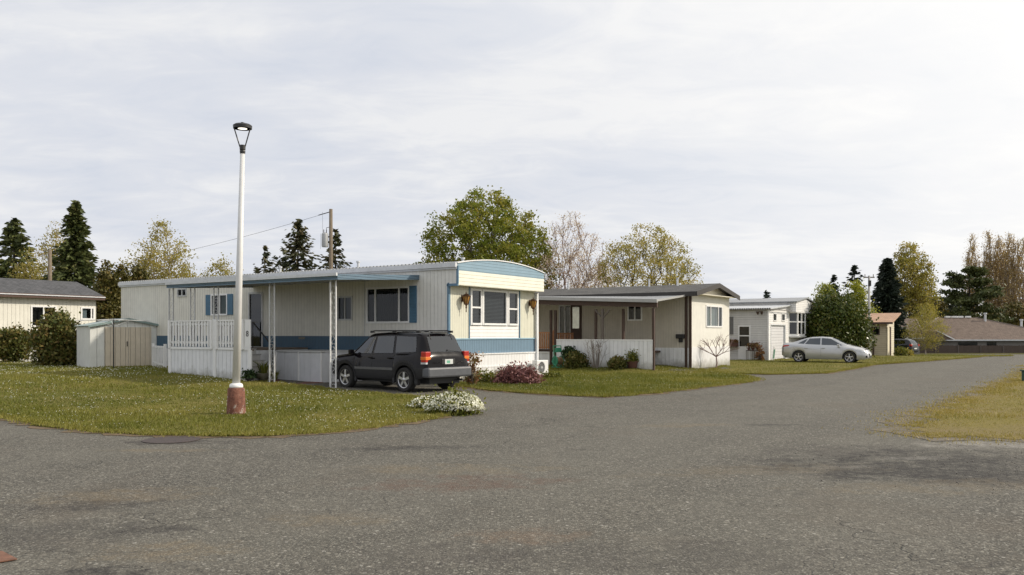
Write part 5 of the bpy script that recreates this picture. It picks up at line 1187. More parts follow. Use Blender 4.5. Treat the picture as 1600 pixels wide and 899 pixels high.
def sedan():
    d = Vector((.86, -.51)).normalized(); nl = Vector((-d.y, d.x)); rr = Vector((16.31, 47.3)); c0 = rr+d*1.35+nl*.76
    r = empty('parked_car', (c0.x, c0.y, .02), math.atan2(d.y, d.x), 'silver four-door sedan parked on the grass beside the white home', 'car')
    c = Car(4.64, [(-2.32, .92), (-2.26, 1.06), (-2.1, 1.105), (-1.72, 1.14), (-1.1, 1.355), (-.7, 1.435), (-.2, 1.46), (.25, 1.435), (.55, 1.35), (1.25, 1.0), (1.4, .955), (1.9, .84), (2.15, .74), (2.28, .62), (2.32, .52)],
        [(-2.32, .86), (-2.2, 1.0), (-1.6, 1.02), (-.4, .95), (1.0, .90), (1.5, .86), (2.1, .70), (2.32, .48)],
        [(-2.32, .66), (-2.2, .78), (-1.9, .85), (0, .888), (1.6, .87), (2.0, .80), (2.2, .66), (2.32, .50)],
        [(-2.3, .6), (-1.6, .56), (-.9, .57), (0, .60), (.5, .60), (1.2, .68), (2.3, .5)],
        [(-2.32, .40), (-2.1, .28), (-1.6, .20), (1.6, .18), (2.1, .20), (2.32, .26)], (-1.35, 1.35), .32, .375)
    c.build(M['silverpaint'], r)
    gl = M['carglass']
    c.side_patch([(-.12, 1.0), (.98, .975), (.36, 1.335), (-.14, 1.375)], gl, 'side_window', r)
    c.side_patch([(-1.02, 1.045), (-.19, 1.01), (-.21, 1.375), (-.80, 1.345)], gl, 'side_window', r)
    c.side_patch([(-1.42, 1.075), (-1.08, 1.055), (-.90, 1.325), (-1.0, 1.30)], gl, 'side_window', r, nx=5)
    c.top_patch(1.20, .42, .62, .54, gl, 'windscreen', r, .006); c.top_patch(-1.62, -.98, .55, .50, gl, 'rear_window', r, -.006)
    for sg in (1, -1):
        c.side_patch([(-2.24, .86), (-1.86, .93), (-1.90, .985), (-2.20, .985)], M['redlens'], 'tail_light', r, .012, 6, 2, (sg,))
        c.side_patch([(1.78, .66), (2.20, .58), (2.14, .655), (1.66, .755)], M['clearlens'], 'headlight', r, .012, 6, 2, (sg,))
        mb = MB(); mb.box(.72, .86, sg*.86, sg*1.02, .93, 1.04); mb.box(.76, .82, sg*.80, sg*.88, .93, .97); mb.build('wing_mirror', M['silverpaint'], r, bevel=.03)
        for x in (-.02, -.95): mb = MB(); mb.box(x-.1, x+.1, sg*.872, sg*.90, .80, .83); mb.build('door_handle', M['chrome'], r, bevel=.01)
    mb = MB()
    for sg in (1, -1):
        for x in (-.16, .92, -1.0): mb.tube([(x, sg*(c.yside(x, z)+.001), z) for z in np.linspace(.26, .95, 7)], .004, 3)
    mb.build('door_gap', M['black'], r)
    mb = MB(); mb.box(2.22, 2.335, -.5, .5, .28, .52); mb.build('grille', M['black'], r, bevel=.03)
    mb = MB(); mb.box(2.325, 2.34, -.26, .26, .42, .52); mb.build('licence_plate', M['plate'], r)
    for sg in (1, -1): mb = MB(); mb.box(2.10, 2.25, sg*.52, sg*.68, .30, .42); mb.build('fog_lamp', M['black'], r, bevel=.02)
    for ax in (-1.35, 1.35):
        for sg in (1, -1): wheel(r, ax, sg*.77, .32, .205, 5, sg, twin=True)
sedan()
def far_car():
    Y = 82; x = (1421-800)/FX*Y; z = gz(x, Y); d = Vector((-.62, .78)); r = empty('parked_car', (x-.75, Y+1.6, z+.02), math.atan2(d.y, d.x), 'dark hatchback parked behind the orange-roofed shed', 'car')
    c = Car(4.3, [(-2.12, .9), (-2.06, 1.1), (-1.75, 1.5), (-1.5, 1.6), (-.3, 1.64), (.4, 1.55), (1.1, 1.12), (1.9, .95), (2.15, .7)], [(-2.12, .86), (-1.8, 1.12), (0, 1.02), (1.2, .98), (2.15, .66)],
        [(-2.12, .76), (-1.9, .86), (0, .9), (1.8, .86), (2.15, .6)], [(-2.1, .56), (-1.5, .6), (0, .66), (1, .68), (2.1, .5)], [(-2.12, .45), (-1.7, .3), (1.7, .3), (2.15, .4)], (-1.3, 1.3), .34, .42)
    c.build(M['bluepaint'], r); gl = M['carglass']
    c.side_patch([(-1.5, 1.16), (-.8, 1.12), (-.75, 1.5), (-1.35, 1.48)], gl, 'side_window', r); c.side_patch([(-.7, 1.1), (.95, 1.08), (.35, 1.45), (-.66, 1.52)], gl, 'side_window', r)
    c.top_patch(-1.74, -2.0, .5, .6, M['glassy'], 'rear_window', r, -.012); c.top_patch(1.05, .45, .62, .56, gl, 'windscreen', r, .006)
    for sg in (1, -1): mb = MB(); mb.box(-2.12, -1.92, sg*.62, sg*.86, .92, 1.12); mb.build('tail_light', M['redlens'], r, bevel=.02)
    mb = MB(); mb.box(-2.14, -2.12, -.26, .26, .62, .74); mb.build('licence_plate', M['plate'], r)
    for ax in (-1.3, 1.3):
        for sg in (1, -1): wheel(r, ax, sg*.78, .34, .22, 5, sg)
far_car()

# ------------------------------------------------------------------ lamp post
def lamp():
    p = gp(369, 646, .04); r = empty('lamp_post', (p.x, p.y, .03), 0, 'tall white lamp post with a round flat head on a rusty red base', 'street lamp')
    Y = p.y; top = HC+(HZ-192)*Y/FX; dx = (379-369)/FX*Y; k = top-.03
    zb = HC+(HZ-606)*Y/FX-.03
    s = N('rusty_painted_base'); o = s.obj(); n1 = s.noise(o, 9, 6, .7); n2 = s.noise(o, 5.5, 7, .75, Distortion=.5); n3 = s.noise(o, 22, 5, .7)
    c = s.ramp(n1, [(.32, (.075, .034, .026)), (.5, (.20, .080, .052)), (.68, (.27, .135, .095))]); c = s.mix(s.ramp(n2, [(.585, 0), (.61, .9)]), c, (.46, .42, .37)); c = s.mix(s.ramp(n3, [(.60, 0), (.66, .7)]), c, (.05, .035, .03))
    base = s.end(s.n('BsdfPrincipled', None, Base_Color=c, Roughness=.9, Normal=s.bump(s.math('ADD', n1, s.math('MULTIPLY', n2, 2.0)), .02, .9)))
    mb = MB(); mb.lathe([(.19, -.05), (.185, .05), (.178, .2), (.165, zb-.03), (.145, zb)], 24, wob=.012); mb.build('base', base, r, sharp=50)
    mb = MB(); mb.lathe([(.13, zb), (.135, zb+.03), (.12, zb+.075), (.085, zb+.09)], 24); mb.build('collar', M['trimwhite'], r, smooth=True)
    hz = HC+(HZ-238)*Y/FX-.03; tx = dx
    polem = simple('white_pole_paint', (.66,.66,.65), .4, var=.05, dirt=.25, dirtcol=(.45,.43,.38))
    mb = MB(); mb.tube([(0, 0, zb+.05), (tx*.5, 0, (zb+hz)*.5), (tx, 0, hz)], [.078, .064, .045], 20); mb.build('pole', polem, r, smooth=True)
    mb = MB(); mb.lathe([(.050, hz-.03), (.055, hz), (.055, hz+.03), (.048, hz+.04), (.058, hz+.05), (.058, hz+.14)], 18, (tx, 0, 0)); sk = mb.build('socket', M['blackmetal'], r, sharp=40)
    rt = k-.12; Rr = .182; mb = MB()
    mb.lathe([(Rr-.02, rt), (Rr, rt), (Rr+.004, rt+.06), (Rr-.03, rt+.085), (.04, rt+.10), (.035, rt+.125), (.0, rt+.13)], 36, (tx, 0, 0)); mb.lathe([(Rr-.02, rt), (Rr-.02, rt+.02), (.01, rt+.03)], 36, (tx, 0, 0)); hd = mb.build('lamp_head', M['blackmetal'], r, sharp=40)
    mb = MB(); mb.lathe([(Rr-.022, rt+.004), (.02, rt-.004)], 32, (tx, 0, 0))
    s = N('lamp_lens'); b = s.n('BsdfPrincipled', None, Base_Color=(.85, .83, .78), Roughness=.4); b.inputs['Emission Color'].default_value = (1, .93, .80, 1); b.inputs['Emission Strength'].default_value = 1.5
    mb.build('lens', s.end(b), hd)
    for a in (-.12, math.pi+.12):
        mb = MB(); mb.tube([(tx+.05*math.cos(a), .05*math.sin(a), hz+.10), (tx+(Rr-.012)*math.cos(a), (Rr-.012)*math.sin(a), rt+.03)], .0125, 6); mb.build('arm', M['blackmetal'], r)
lamp()

# ------------------------------------------------------------------ left neighbour, shed, gate, clothes airer
def home_left():
    x1, y1 = at(150, 46.0); r = empty('mobile_home', (x1, y1, .15), ANG, 'cream mobile home with dark shingle roof at the left picture edge', 'mobile home')
    # wall faces -y (towards camera right); runs along -x from 0
    E = PE(0); Lx = 15
    def u(px): k = (px-800)/FX; return (k*y1-x1)/(BX-BY*k)
    def z(px, py): return HC+(HZ-py)*(y1+BY*u(px))/FX-.15
    w1 = (u(50), u(86), z(68, 509), z(68, 480)); w2b = (u(128), u(146), z(137, 498), z(137, 482))
    mb = MB(); wall_holes(mb, E, -Lx, 0, .75, 3.42, [w1, w2b]); mb.face([(0, 0, -.1), (0, 5, -.1), (0, 5, 3.42), (0, 0, 3.42)]); mb.face([(-Lx, 0, -.1), (-Lx, 5, -.1), (-Lx, 5, 3.42), (-Lx, 0, 3.42)]); mb.build('wall', siding('cream_ribbed_wall', (.74,.72,.64), 'X', .2, .07, .012, dirt=.1, groove_dark=.35), r)
    mb = MB(); pbox(mb, E, -Lx, 0, -.1, .75, -.05, .03); mb.build('skirting', M['skirt_end'], r)
    window(r, E, *w1, vm=((w1[0]+w1[1])/2,), fw=.07, glass=M['glass']); window(r, E, *w2b, vm=((w2b[0]+w2b[1])/2+.2,), fw=.07, inner=(simple('grey_blind', (.3,.33,.34), .7), [(w2b[0], (w2b[0]+w2b[1])/2, w2b[2], w2b[3])]))
    mb = MB(); zr = 4.38
    for ya, yb in ((-.35, 2.5), (5.35, 2.5)): mb.hexa([(-Lx-.3, ya, 3.48), (.3, ya, 3.48), (.3, yb, zr), (-Lx-.3, yb, zr), (-Lx-.3, ya, 3.56), (.3, ya, 3.56), (.3, yb, zr+.08), (-Lx-.3, yb, zr+.08)])
    rf = mb.build('roof', M['shingle_dark'], r)
    mb = MB(); mb.box(-Lx-.3, .3, -.40, -.352, 3.34, 3.56); mb.box(-Lx-.3, .3, -.34, -.02, 3.40, 3.44); mb.build('fascia', simple('brown_fascia', (.075,.04,.028), .6), rf)
    mb = MB(); mb.box(-Lx-.3, .3, -.44, -.402, 3.47, 3.52); mb.build('gutter', M['fascia'], rf)
    mb = MB(); mb.prism([(0.02, 0, 3.42), (0.02, 5, 3.42), (0.02, 2.5, zr-.02)], (-.06, 0, 0)); mb.build('gable', M['oldwhite'], r)
home_left()
def shed():
    th = R(45); p = gp(140.7, 577.8, .19); r = empty('garden_shed', (p.x, p.y, .17), th, 'white and tan metal garden shed with low gable roof on the left lawn', 'shed')
    W, D, e, pk = 2.95, 1.55, 1.76, 2.07
    wm = siding('white_shed_steel', (.70,.71,.68), 'X', .30, .05, .015, dirt=.3, dirtcol=(.4,.38,.3), groove_dark=.4); dm = siding('tan_shed_door', (.62,.55,.44), 'X', .20, .06, .015, dirt=.25, dirtcol=(.35,.30,.22), groove_dark=.6)
    mb = MB(); mb.prism([(0, 0, 0), (W, 0, 0), (W, 0, e), (W/2, 0, pk), (0, 0, e)], (0, .04, 0)); mb.box(0, .03, .045, D, 0, e); mb.box(W-.03, W, .045, D, 0, e); mb.prism([(0, D, 0), (W, D, 0), (W, D, e), (W/2, D, pk), (0, D, e)], (0, .04, 0)); mb.build('walls', wm, r)
    f = lambda px: ((px-800)/FX*p.y-p.x)/(math.cos(th)-(px-800)/FX*math.sin(th))
    x0, x1 = f(163.5), f(236); xm = f(182)
    for a, b in ((x0, (x0+x1)/2-.01), ((x0+x1)/2+.01, x1)): mb = MB(); mb.box(a, b, -.03, -.004, .05, e-.02); d = mb.build('door', dm, r)
    mb = MB(); mb.box((x0+x1)/2-.07, (x0+x1)/2-.04, -.055, -.031, .95, 1.15); mb.build('handle', M['blackmetal'], d)
    mb = MB()
    for xa, xb, za, zb in ((-.08, W/2, e, pk), (W/2, W+.08, pk, e)): mb.hexa([(xa, -.1, za+.01), (xb, -.1, zb+.01), (xb, D+.1, zb+.01), (xa, D+.1, za+.01), (xa, -.1, za+.04), (xb, -.1, zb+.04), (xb, D+.1, zb+.04), (xa, D+.1, za+.04)])
    rf = mb.build('roof', siding('grey_green_roof', (.35,.42,.40), 'Y', .25, .08, .02, dirt=.3), r)
    mb = MB()
    for xa, xb, za, zb in ((-.1, W/2, e, pk), (W/2, W+.1, pk, e)): mb.hexa([(xa, -.13, za-.04), (xb, -.13, zb-.04), (xb, -.103, zb-.04), (xa, -.103, za-.04), (xa, -.13, za+.05), (xb, -.13, zb+.05), (xb, -.103, zb+.05), (xa, -.103, za+.05)])
    mb.build('roof_trim', simple('green_grey_trim', (.20,.27,.26), .5), rf)
    mb = MB(); mb.box(-.02, W+.02, -.02, D, -.06, .03); mb.build('sill', M['concrete'], r)
shed()
def airer():
    p = gp(197, 578, .19); r = empty('clothes_airer', (p.x-.02, p.y-1.0, .2), .3, 'rotary clothes line on a thin pole in front of the shed', 'clothes line')
    mb = MB(); mb.tube([(0, 0, 0), (0, 0, 2.05)], .024, 8); mb.build('pole', M['blackmetal'], r)
    mb = MB(); mb.lathe([(.28, -.03), (.26, .04), (.1, .06)], 14); mb.build('foot', M['concrete'], r)
    for k in range(4): a = math.tau*k/4+.3; mb = MB(); mb.tube([(0, 0, 2.0), (1.35*math.cos(a), 1.35*math.sin(a), 1.93)], .014, 5); mb.tube([(0, 0, 1.72), (.6*math.cos(a), .6*math.sin(a), 1.965)], .009, 4); mb.build('arm', M['oldwhite'], r)
    mb = MB()
    for rr in (.6, .95, 1.3):
        pts = [(rr*math.cos(math.tau*k/4+.3), rr*math.sin(math.tau*k/4+.3), 1.965) for k in range(5)]; mb.tube(pts, .005, 3)
    mb.build('lines', M['oldwhite'], r)
airer()
def picket(label, pa, pb, h, n, z, parent=None):
    a, b = Vector(pa), Vector(pb); d = (b-a); Lh = d.length; r = empty('picket_fence', (a.x, a.y, z), math.atan2(d.y, d.x), label, 'fence'); mb = MB()
    for k in range(n): u = (k+.5)*Lh/n; mb.box(u-.026, u+.026, -.03, -.01, .06, h)
    mb.build('pickets', M['trimwhite'], r); mb = MB()
    for zz in (.25, h-.05): mb.box(0, Lh, -.005, .03, zz-.035, zz+.035)
    mb.build('rail', M['trimwhite'], r)
    for u in (0, Lh): mb = MB(); mb.box(u-.05, u+.05, -.03, .07, 0, h+.08); mb.build('post', M['trimwhite'], r)
pa, pb = at(238.5, 34.6), at(257, 32.2); picket('low white picket fence between the shed and the porch deck', pa, pb, .98, 8, .18)
pa, pb = at(41, 40), at(62, 40.4); picket('short white picket fence behind the large shrub at the left', pa, pb, 1.0, 7, .18)
x, y = at(20, 39.5); bush('round_shrub', 'dark green round shrub at the left picture edge', x, y, 1.72, .78, LM['shrub'], 5200, .10, rho=.3, ngrp=200, prof=[(0, .35), (.25, .8), (.55, 1), (.8, .8), (1, .3)])
x, y = at(90, 35.5); bush('large_shrub', 'large russet green shrub partly hiding the garden shed', x, y, 2.35, 1.0, LM['shrub'], 9500, .095, rho=.35, lob=.4, ngrp=300, prof=[(0, .7), (.3, 1), (.6, .95), (.8, .7), (1, .35)])
# utility poles
def pole(label, px, py, Y, rad, name='utility_pole', trans=False, m=None):
    x, y = at(px, Y); z0 = gz(x, y); r = empty(name, (x, y, z0), 0, label, 'utility pole'); H = zt(py, Y)-z0
    mb = MB(); mb.tube([(0, 0, -.2), (0, 0, H)], [rad*1.25, rad*.85], 12); mb.build('pole', m or M['polewood'], r, smooth=True)
    return r, H, x, y
r, H, x, y = pole('brown wooden utility pole with a grey transformer behind the blue-striped home', 517, 327, 55, .13)
k = 55/FX
mb = MB(); tz = lambda py: HC+(HZ-py)*k; X = lambda px: (px-517)*k
mb.lathe([(.20, tz(392)), (.22, tz(390)), (.22, tz(373)), (.20, tz(371)), (.05, tz(369))], 18, (X(508.5)-.02, -.05, 0)); tr = mb.build('transformer', simple('grey_transformer', (.42,.43,.44), .5, var=.05), r, sharp=40)
mb = MB()
for dx in (-.1, .08): mb.lathe([(.02, 0), (.035, .05), (.02, .1), (.035, .14), (.02, .2), (.012, .25)], 8, (X(508.5)+dx, -.05, tz(370)))
mb.build('insulator', M['brownwood'], tr); mb = MB(); mb.tube([(X(504), 0, tz(337)), (X(504), 0, tz(371))], .008, 4); mb.tube([(X(501), 0, tz(371)), (X(501), 0, tz(395))], .008, 4); mb.box(X(510), .0, -.03, .03, tz(385), tz(383)); mb.box(X(510), .0, -.03, .03, tz(377), tz(375)); mb.tube([(0, 0, tz(360)), (X(510), 0, tz(362)), (X(510), 0, tz(366))], .02, 5); mb.build('drop_wire', M['blackmetal'], r)
mb = MB(); A = Vector((0, 0, tz(331))); B = Vector((-26, 12, HC+4.6)); pts = []
for i in range(25): f = i/24; p = A.lerp(B, f); p.z -= 4*f*(1-f)*.5; pts.append(p)
mb.tube(pts, .011, 4); mb.tube([A, A.lerp(B, .035)-Vector((0, 0, .05))], .03, 6); o = mb.build('power_line', M['blackmetal']); o.location = (x, y, 0); tag(o, 'thin black cable running left from the wooden pole top', 'cable')
r, H, x, y = pole('short wooden utility pole left of the tall pointed conifer', 78, 391, 60, .14)
mb = MB(); mb.tube([(-.9, 0, H*.70-.3), (.5, 0, H*.70-.3)], .05, 4); mb.build('crossarm', M['polewood'], r)
r, H, x, y = pole('pale grey street pole with small crossarm right of the laurel', 1358, 431, 60, .085, m=simple('pale_grey_pole', (.36,.35,.33), .6, var=.1))
mb = MB(); mb.box(-.38, .38, -.04, .04, H-.16, H-.08); mb.tube([(-.3, 0, H-.1), (-.3, 0, H+.1)], .03, 6); mb.tube([(.3, 0, H-.1), (.3, 0, H+.1)], .03, 6); mb.build('crossarm', M['polewood'], r); mb = MB(); mb.box(-.09, .09, -.15, -.03, H-.75, H-.35); mb.build('terminal_box', M['blackmetal'], r)

# ------------------------------------------------------------------ orange roofed shed, far houses, far fence
def tan_shed():
    F = Frame(27.95, 62.0); r = empty('garden_shed', (*F.o, 0), ANG, 'tan lap-sided shed with an orange shingle roof at the far side of the sedan', 'shed')
    S, E = PS(0), PE(0); W = 3.0; Ln = 5.6; tl = 2.42; tr_ = 3.12
    w = (F.side(1373.5), F.side(1361.5), 1.6, 2.12)
    mb = MB(); wall_holes(mb, S, 0, Ln, -.1, tl, [w]); mb.build('side_wall', M['tanlap'], r); window(r, S, *w, fw=.05, fm=M['brownwood'])
    mb = MB(); mb.prism([(0, 0, -.1), (W, 0, -.1), (W, 0, tr_), (0, 0, tl)], (0, .05, 0)); mb.face([(W, 0, -.1), (W, Ln, -.1), (W, Ln, tr_), (W, 0, tr_)]); mb.build('end_wall', siding('sunlit_tan_lap_end', (.62,.56,.42), 'Z', .16, .1, .02, lap=True, dirt=.15), r)  # end wall siding is a paler tan copy, sunlight put into its colour
    mb = MB(); mb.box(-.02, .75, -.05, -.004, .0, 2.12); mb.build('door', simple('cream_door', (.62,.56,.42), .6), r)
    mb = MB(); mb.box(.85, 1.15, -.10, -.004, 0, 2.16); mb.box(-.06, .0, .9, 1.0, 0, tl-.02); mb.build('post', M['brownwood'], r)
    mb = MB(); mb.hexa([(-.35, -.45, tl-.0), (W+.3, -.45, tr_+.05), (W+.3, Ln+.2, tr_+.05), (-.35, Ln+.2, tl-.0), (-.35, -.45, tl+.09), (W+.3, -.45, tr_+.14), (W+.3, Ln+.2, tr_+.14), (-.35, Ln+.2, tl+.09)]); rf = mb.build('roof', M['shingle_orange'], r)
    mb = MB(); mb.box(-.40, -.352, -.45, Ln+.2, tl-.06, tl+.08); mb.build('fascia', M['brownwood'], rf)
    x, y = F.W(.7, -.8); bush('small_shrub', 'small leafy shrub at the shed door', x, y, .75, .45, LM['bed'], 600, .09, ngrp=60)
    x, y = F.W(2.6, -1.0); bush('small_shrub', 'low leafy shrub between the orange-roofed shed and the dark hatchback', x, y, .5, .45, LM['spring'], 500, .09, ngrp=60)
    x, y = F.W(-.6, 2.0); bush('flowering_plant', 'reddish flowering bush against the tan shed wall', x, y, 1.4, .45, LM['bud'], 900, .10, ngrp=60)
tan_shed()
def hip(name, label, x0, x1, y0, y1, g, ez_, rz, m, ridge, extras=True, win=()):
    r = empty(name, (x0, y0, g), 0, label, 'house'); W, D = x1-x0, y1-y0; e = ez_-g; z = rz-g
    mb = MB(); mb.box(.5, W-.5, .5, D-.5, -.1, e); mb.build('walls', simple('grey_house_wall', (.20,.19,.18), .8), r)
    ra, rb = ridge[0]-x0, ridge[1]-x0; mb = MB(); c = [(0, 0, e), (W, 0, e), (W, D, e), (0, D, e)]; a, b = (ra, D/2, z), (rb, D/2, z)
    mb.face([c[0], c[1], b, a]); mb.face([c[1], c[2], b]); mb.face([c[2], c[3], a, b]); mb.face([c[3], c[0], a]); mb.face([(p[0], p[1], e-.12) for p in c])
    for i in range(4): p, q = c[i], c[(i+1) % 4]; mb.face([p, q, (q[0], q[1], e-.12), (p[0], p[1], e-.12)])
    rf = mb.build('roof', m, r)
    mb = MB(); mb.box(-.05, W+.05, -.12, -.01, e-.16, e+.02); mb.build('gutter', M['fascia'], rf); mb = MB()
    mb.tube([(W, 0, e+.03), (rb, D/2, z+.03)], .10, 4); mb.tube([(0, 0, e+.03), (ra, D/2, z+.03)], .10, 4); mb.build('hip_trim', simple('pale_hip_caps', (.28,.23,.20), .8), rf)
    mb = MB()
    for (xa, xb) in win: mb.box(xa-x0, xb-x0, .44, .5, e-1.5, e-.35)
    if win: mb.build('window', M['glassy'], r)
    return r, rf, W, D, e, z, ra, rb
Y = 118; gh = gz(60, 118)
X = lambda px, Y: (px-800)/FX*Y
r, rf, W, D, e, z, ra, rb = hip('bungalow', 'long low house with a brown hipped roof behind the far fence', X(1418, Y), X(1690, Y), Y, Y+12, gh, zt(531, Y), zt(496.5, Y+6), M['shingle_brown'], (X(1466, Y+6), X(1524, Y+6)), win=((X(1500, Y), X(1530, Y)), (X(1545, Y), X(1560, Y))))
for px in (1480.5, 1491, 1500.5, 1512.5): mb = MB(); u = X(px, Y+6)-r.location.x; mb.box(u-.35, u+.35, D/2-.25, D/2+.25, z-.05, z+.22); mb.build('roof_vent', M['trimwhite'], rf, bevel=.04)
for px, py in ((1539.5, 500), (1596, 510)): u = X(px, Y+5)-r.location.x; mb = MB(); mb.lathe([(.16, zt(py+6, Y+5)-gh-.6), (.16, zt(py-9, Y+5)-gh), (.24, zt(py-9, Y+5)-gh), (.24, zt(py-11, Y+5)-gh)], 10, (u, D*.42, 0)); mb.build('chimney_pipe', M['fascia'], rf)
# front wing whose pale barge board slopes down to the eave
mb = MB(); xa, xb = X(1440, Y-2)-r.location.x, X(1490, Y-2)-r.location.x; xm = X(1464, Y-2)-r.location.x; zm = zt(518, Y-2)-gh
mb.prism([(xa-2, -2, e), (xb, -2, e), (xm, -2, zm), (xm-3, -2, zm+.1)], (0, 5, 0)); mb.build('porch_wing', M['shingle_brown'], r)
mb = MB(); mb.hexa([(xm, -2.1, zm), (xb+.1, -2.1, e-.05), (xb+.1, -2.02, e-.05), (xm, -2.02, zm), (xm, -2.1, zm+.16), (xb+.1, -2.1, e+.11), (xb+.1, -2.02, e+.11), (xm, -2.02, zm+.16)]); mb.build('barge_board', M['trimwhite'], r)
hip('bungalow', 'second brown hipped roof, left behind the dark hatchback', X(1385, 108), X(1446, 108), 108, 118, gz(50, 108), zt(528, 108), zt(497, 113), M['shingle_brown'], (X(1404, 113), X(1430, 113)))
hip('bungalow', 'greyer roof at the right picture edge under the poplars', X(1545, 132), X(1720, 132), 132, 144, gz(80, 132), zt(522, 132), zt(506, 138), M['shingle_dark'], (X(1580, 138), X(1660, 138)))
def gable_far():
    Y = 92; x0, x1 = X(1336, Y), X(1376, Y); g = gz(x0, Y); r = empty('cottage', (x0, Y, g), 0, 'small white-gabled house peeping over the orange shed roof', 'house'); W = x1-x0; e = zt(498, Y)-g; z = zt(485.5, Y)-g
    mb = MB(); mb.prism([(0, 0, -.1), (W, 0, -.1), (W, 0, e), (W*.7, 0, z), (W*.4, 0, e)], (0, 5, 0)); mb.build('walls', M['white'], r)
    mb = MB()
    for (xa, za, xb, zb) in ((W*.7, z, W+.2, e-.15), (W*.7, z, W*.35, e-.15)): mb.hexa([(xa, -.3, za), (xb, -.3, zb), (xb, 5, zb), (xa, 5, za), (xa, -.3, za+.16), (xb, -.3, zb+.16), (xb, 5, zb+.16), (xa, 5, za+.16)])
    mb.box(-2.5, W*.45, .2, 5, e-.25, e+.1); mb.build('roof', M['shingle_dark'], r)
gable_far()
def far_fence():
    Y = 114; x0, x1 = X(1426, Y), X(1640, Y); g = gz(60, Y); r = empty('board_fence', (x0, Y, g), 0, 'long dark weathered board fence at the far end of the road', 'fence')
    zt_ = zt(540, Y)-g; u = 0; mb = MB()
    while u < x1-x0: mb.box(u+.008, u+.135, random.uniform(-.015, .015), .03, 0, zt_+random.uniform(-.04, .03)); u += .143
    mb.build('boards', M['fencewood'], r); u = 0
    while u < x1-x0: mb = MB(); mb.box(u-.07, u+.07, -.1, -.02, 0, zt_+.08); mb.build('post', simple('fence_post', (.12,.10,.09), .9) if u == 0 else bpy.data.materials['fence_post'], r); u += 3.1
far_fence()

# ------------------------------------------------------------------ garden plants
x, y = at(1308, 56.5); bush('laurel_tree', 'big rounded dark laurel behind the silver sedan', x, y, zt(457, 56.5), 2.02, LM['laurel'], 23000, .125, rho=.2, lob=.10, ngrp=700, cat='tree', prof=[(0, .72), (.2, .93), (.45, 1), (.7, .85), (.88, .55), (1, .2)])
p = gp(708, 648, .02); bush('white_flower_bush', 'low spreading bush covered with white flowers at the driveway edge', p.x+.02, p.y+.30, .43, .56, LM['bed'], 2600, .045, sq=.75, ngrp=220, rho=.4, flower=(LM['whitefl'], 2700, .040, .12), prof=[(0, 1), (.4, .97), (.75, .7), (1, .3)], lob=.2)
p = gp(665, 640, .02); bush('white_flower_bush', 'thin left end clump of white flowers by the driveway', p.x+.05, p.y+.25, .28, .42, LM['bed'], 700, .04, sq=.7, ngrp=90, rho=.5, flower=(LM['whitefl'], 520, .045, .2), prof=[(0, 1), (.5, .9), (1, .4)])
p = gp(808, 601, .02); bush('heather_mound', 'wine-red heather mound in front of the end wall', p.x, p.y+.4, .52, .74, LM['heather'], 5200, .055, sq=.6, ngrp=260, rho=.3, prof=[(0, 1), (.4, .98), (.75, .75), (1, .35)], lob=.25)
p = gp(736, 603, .02); bush('rose_bush', 'leggy rose bush just behind the black car', p.x, p.y+.1, 1.05, .42, LM['bud'], 420, .06, ngrp=70, rho=.5, flower=(LM['rosefl'], 55, .07, .5), lob=.5, prof=[(0, .25), (.5, .8), (1, .9)])
for px, py, h, w_, lab in ((756, 598, .38, .55, 'low green plants at the foot of the end wall, by the rose bush'), (775, 594, .42, .35, 'green clump between the rose bush and the heather'), (861, 592, .22, .45, 'small green plant right of the heat pump')):
    p = gp(px, py, .02); bush('low_plant', lab, p.x, p.y, h, w_, LM['bed'], 700, .06, ngrp=70, sq=.6)
p = gp(815, 592); bush('low_plant', 'twiggy small plant against the end skirting above the heather', p.x-.2, p.y+.15, .75, .22, LM['bed'], 110, .07, ngrp=30)
def g2(px, b=-3.75): t = F2.side(px, b); q = F2.W(b, t); return Vector((q[0], q[1], .12))
p = g2(887); bush('dark_shrub', 'dark round-headed shrub behind the green hose reel', p.x+.1, p.y, .95, .34, LM['darkshrub'], 1500, .08, ngrp=100, prof=[(0, .3), (.4, .6), (.7, 1), (1, .5)])
p = g2(899); bush('green_shrub', 'broad green shrub left of the bare bush', p.x, p.y, .72, .48, LM['shrub'], 2200, .08, ngrp=140)
p = g2(964); bush('round_shrub', 'low dark round shrub left of the potted plant', p.x, p.y, .56, .38, LM['shrub'], 2000, .065, ngrp=140)
def bare_bush():
    p = g2(931); r = empty('bare_bush', (p.x, p.y, .02), 0, 'bare twiggy pale bush against the white board screen', 'bush'); mb = MB()
    for k in range(26):
        a = random.uniform(0, math.tau); t = random.uniform(.1, .62); H = random.uniform(1.0, 1.45); L_ = Vector((math.cos(a)*t, math.sin(a)*t*.5, H)); p0 = Vector((math.cos(a)*.08, math.sin(a)*.05, 0)); m_ = p0.lerp(L_, .5)+Vector((random.gauss(0, .04), random.gauss(0, .03), .02)); mb.tube([p0, m_, L_], [.016, .011, .004], 4, cap=False)
        for j in range(4): q = m_.lerp(L_, random.random()); e_ = q+Vector((random.gauss(0, .13), random.gauss(0, .08), random.uniform(.1, .3))); mb.tube([q, e_], [.007, .003], 3, cap=False)
    mb.build('stems', M['barkpale'], r, smooth=True)
bare_bush()
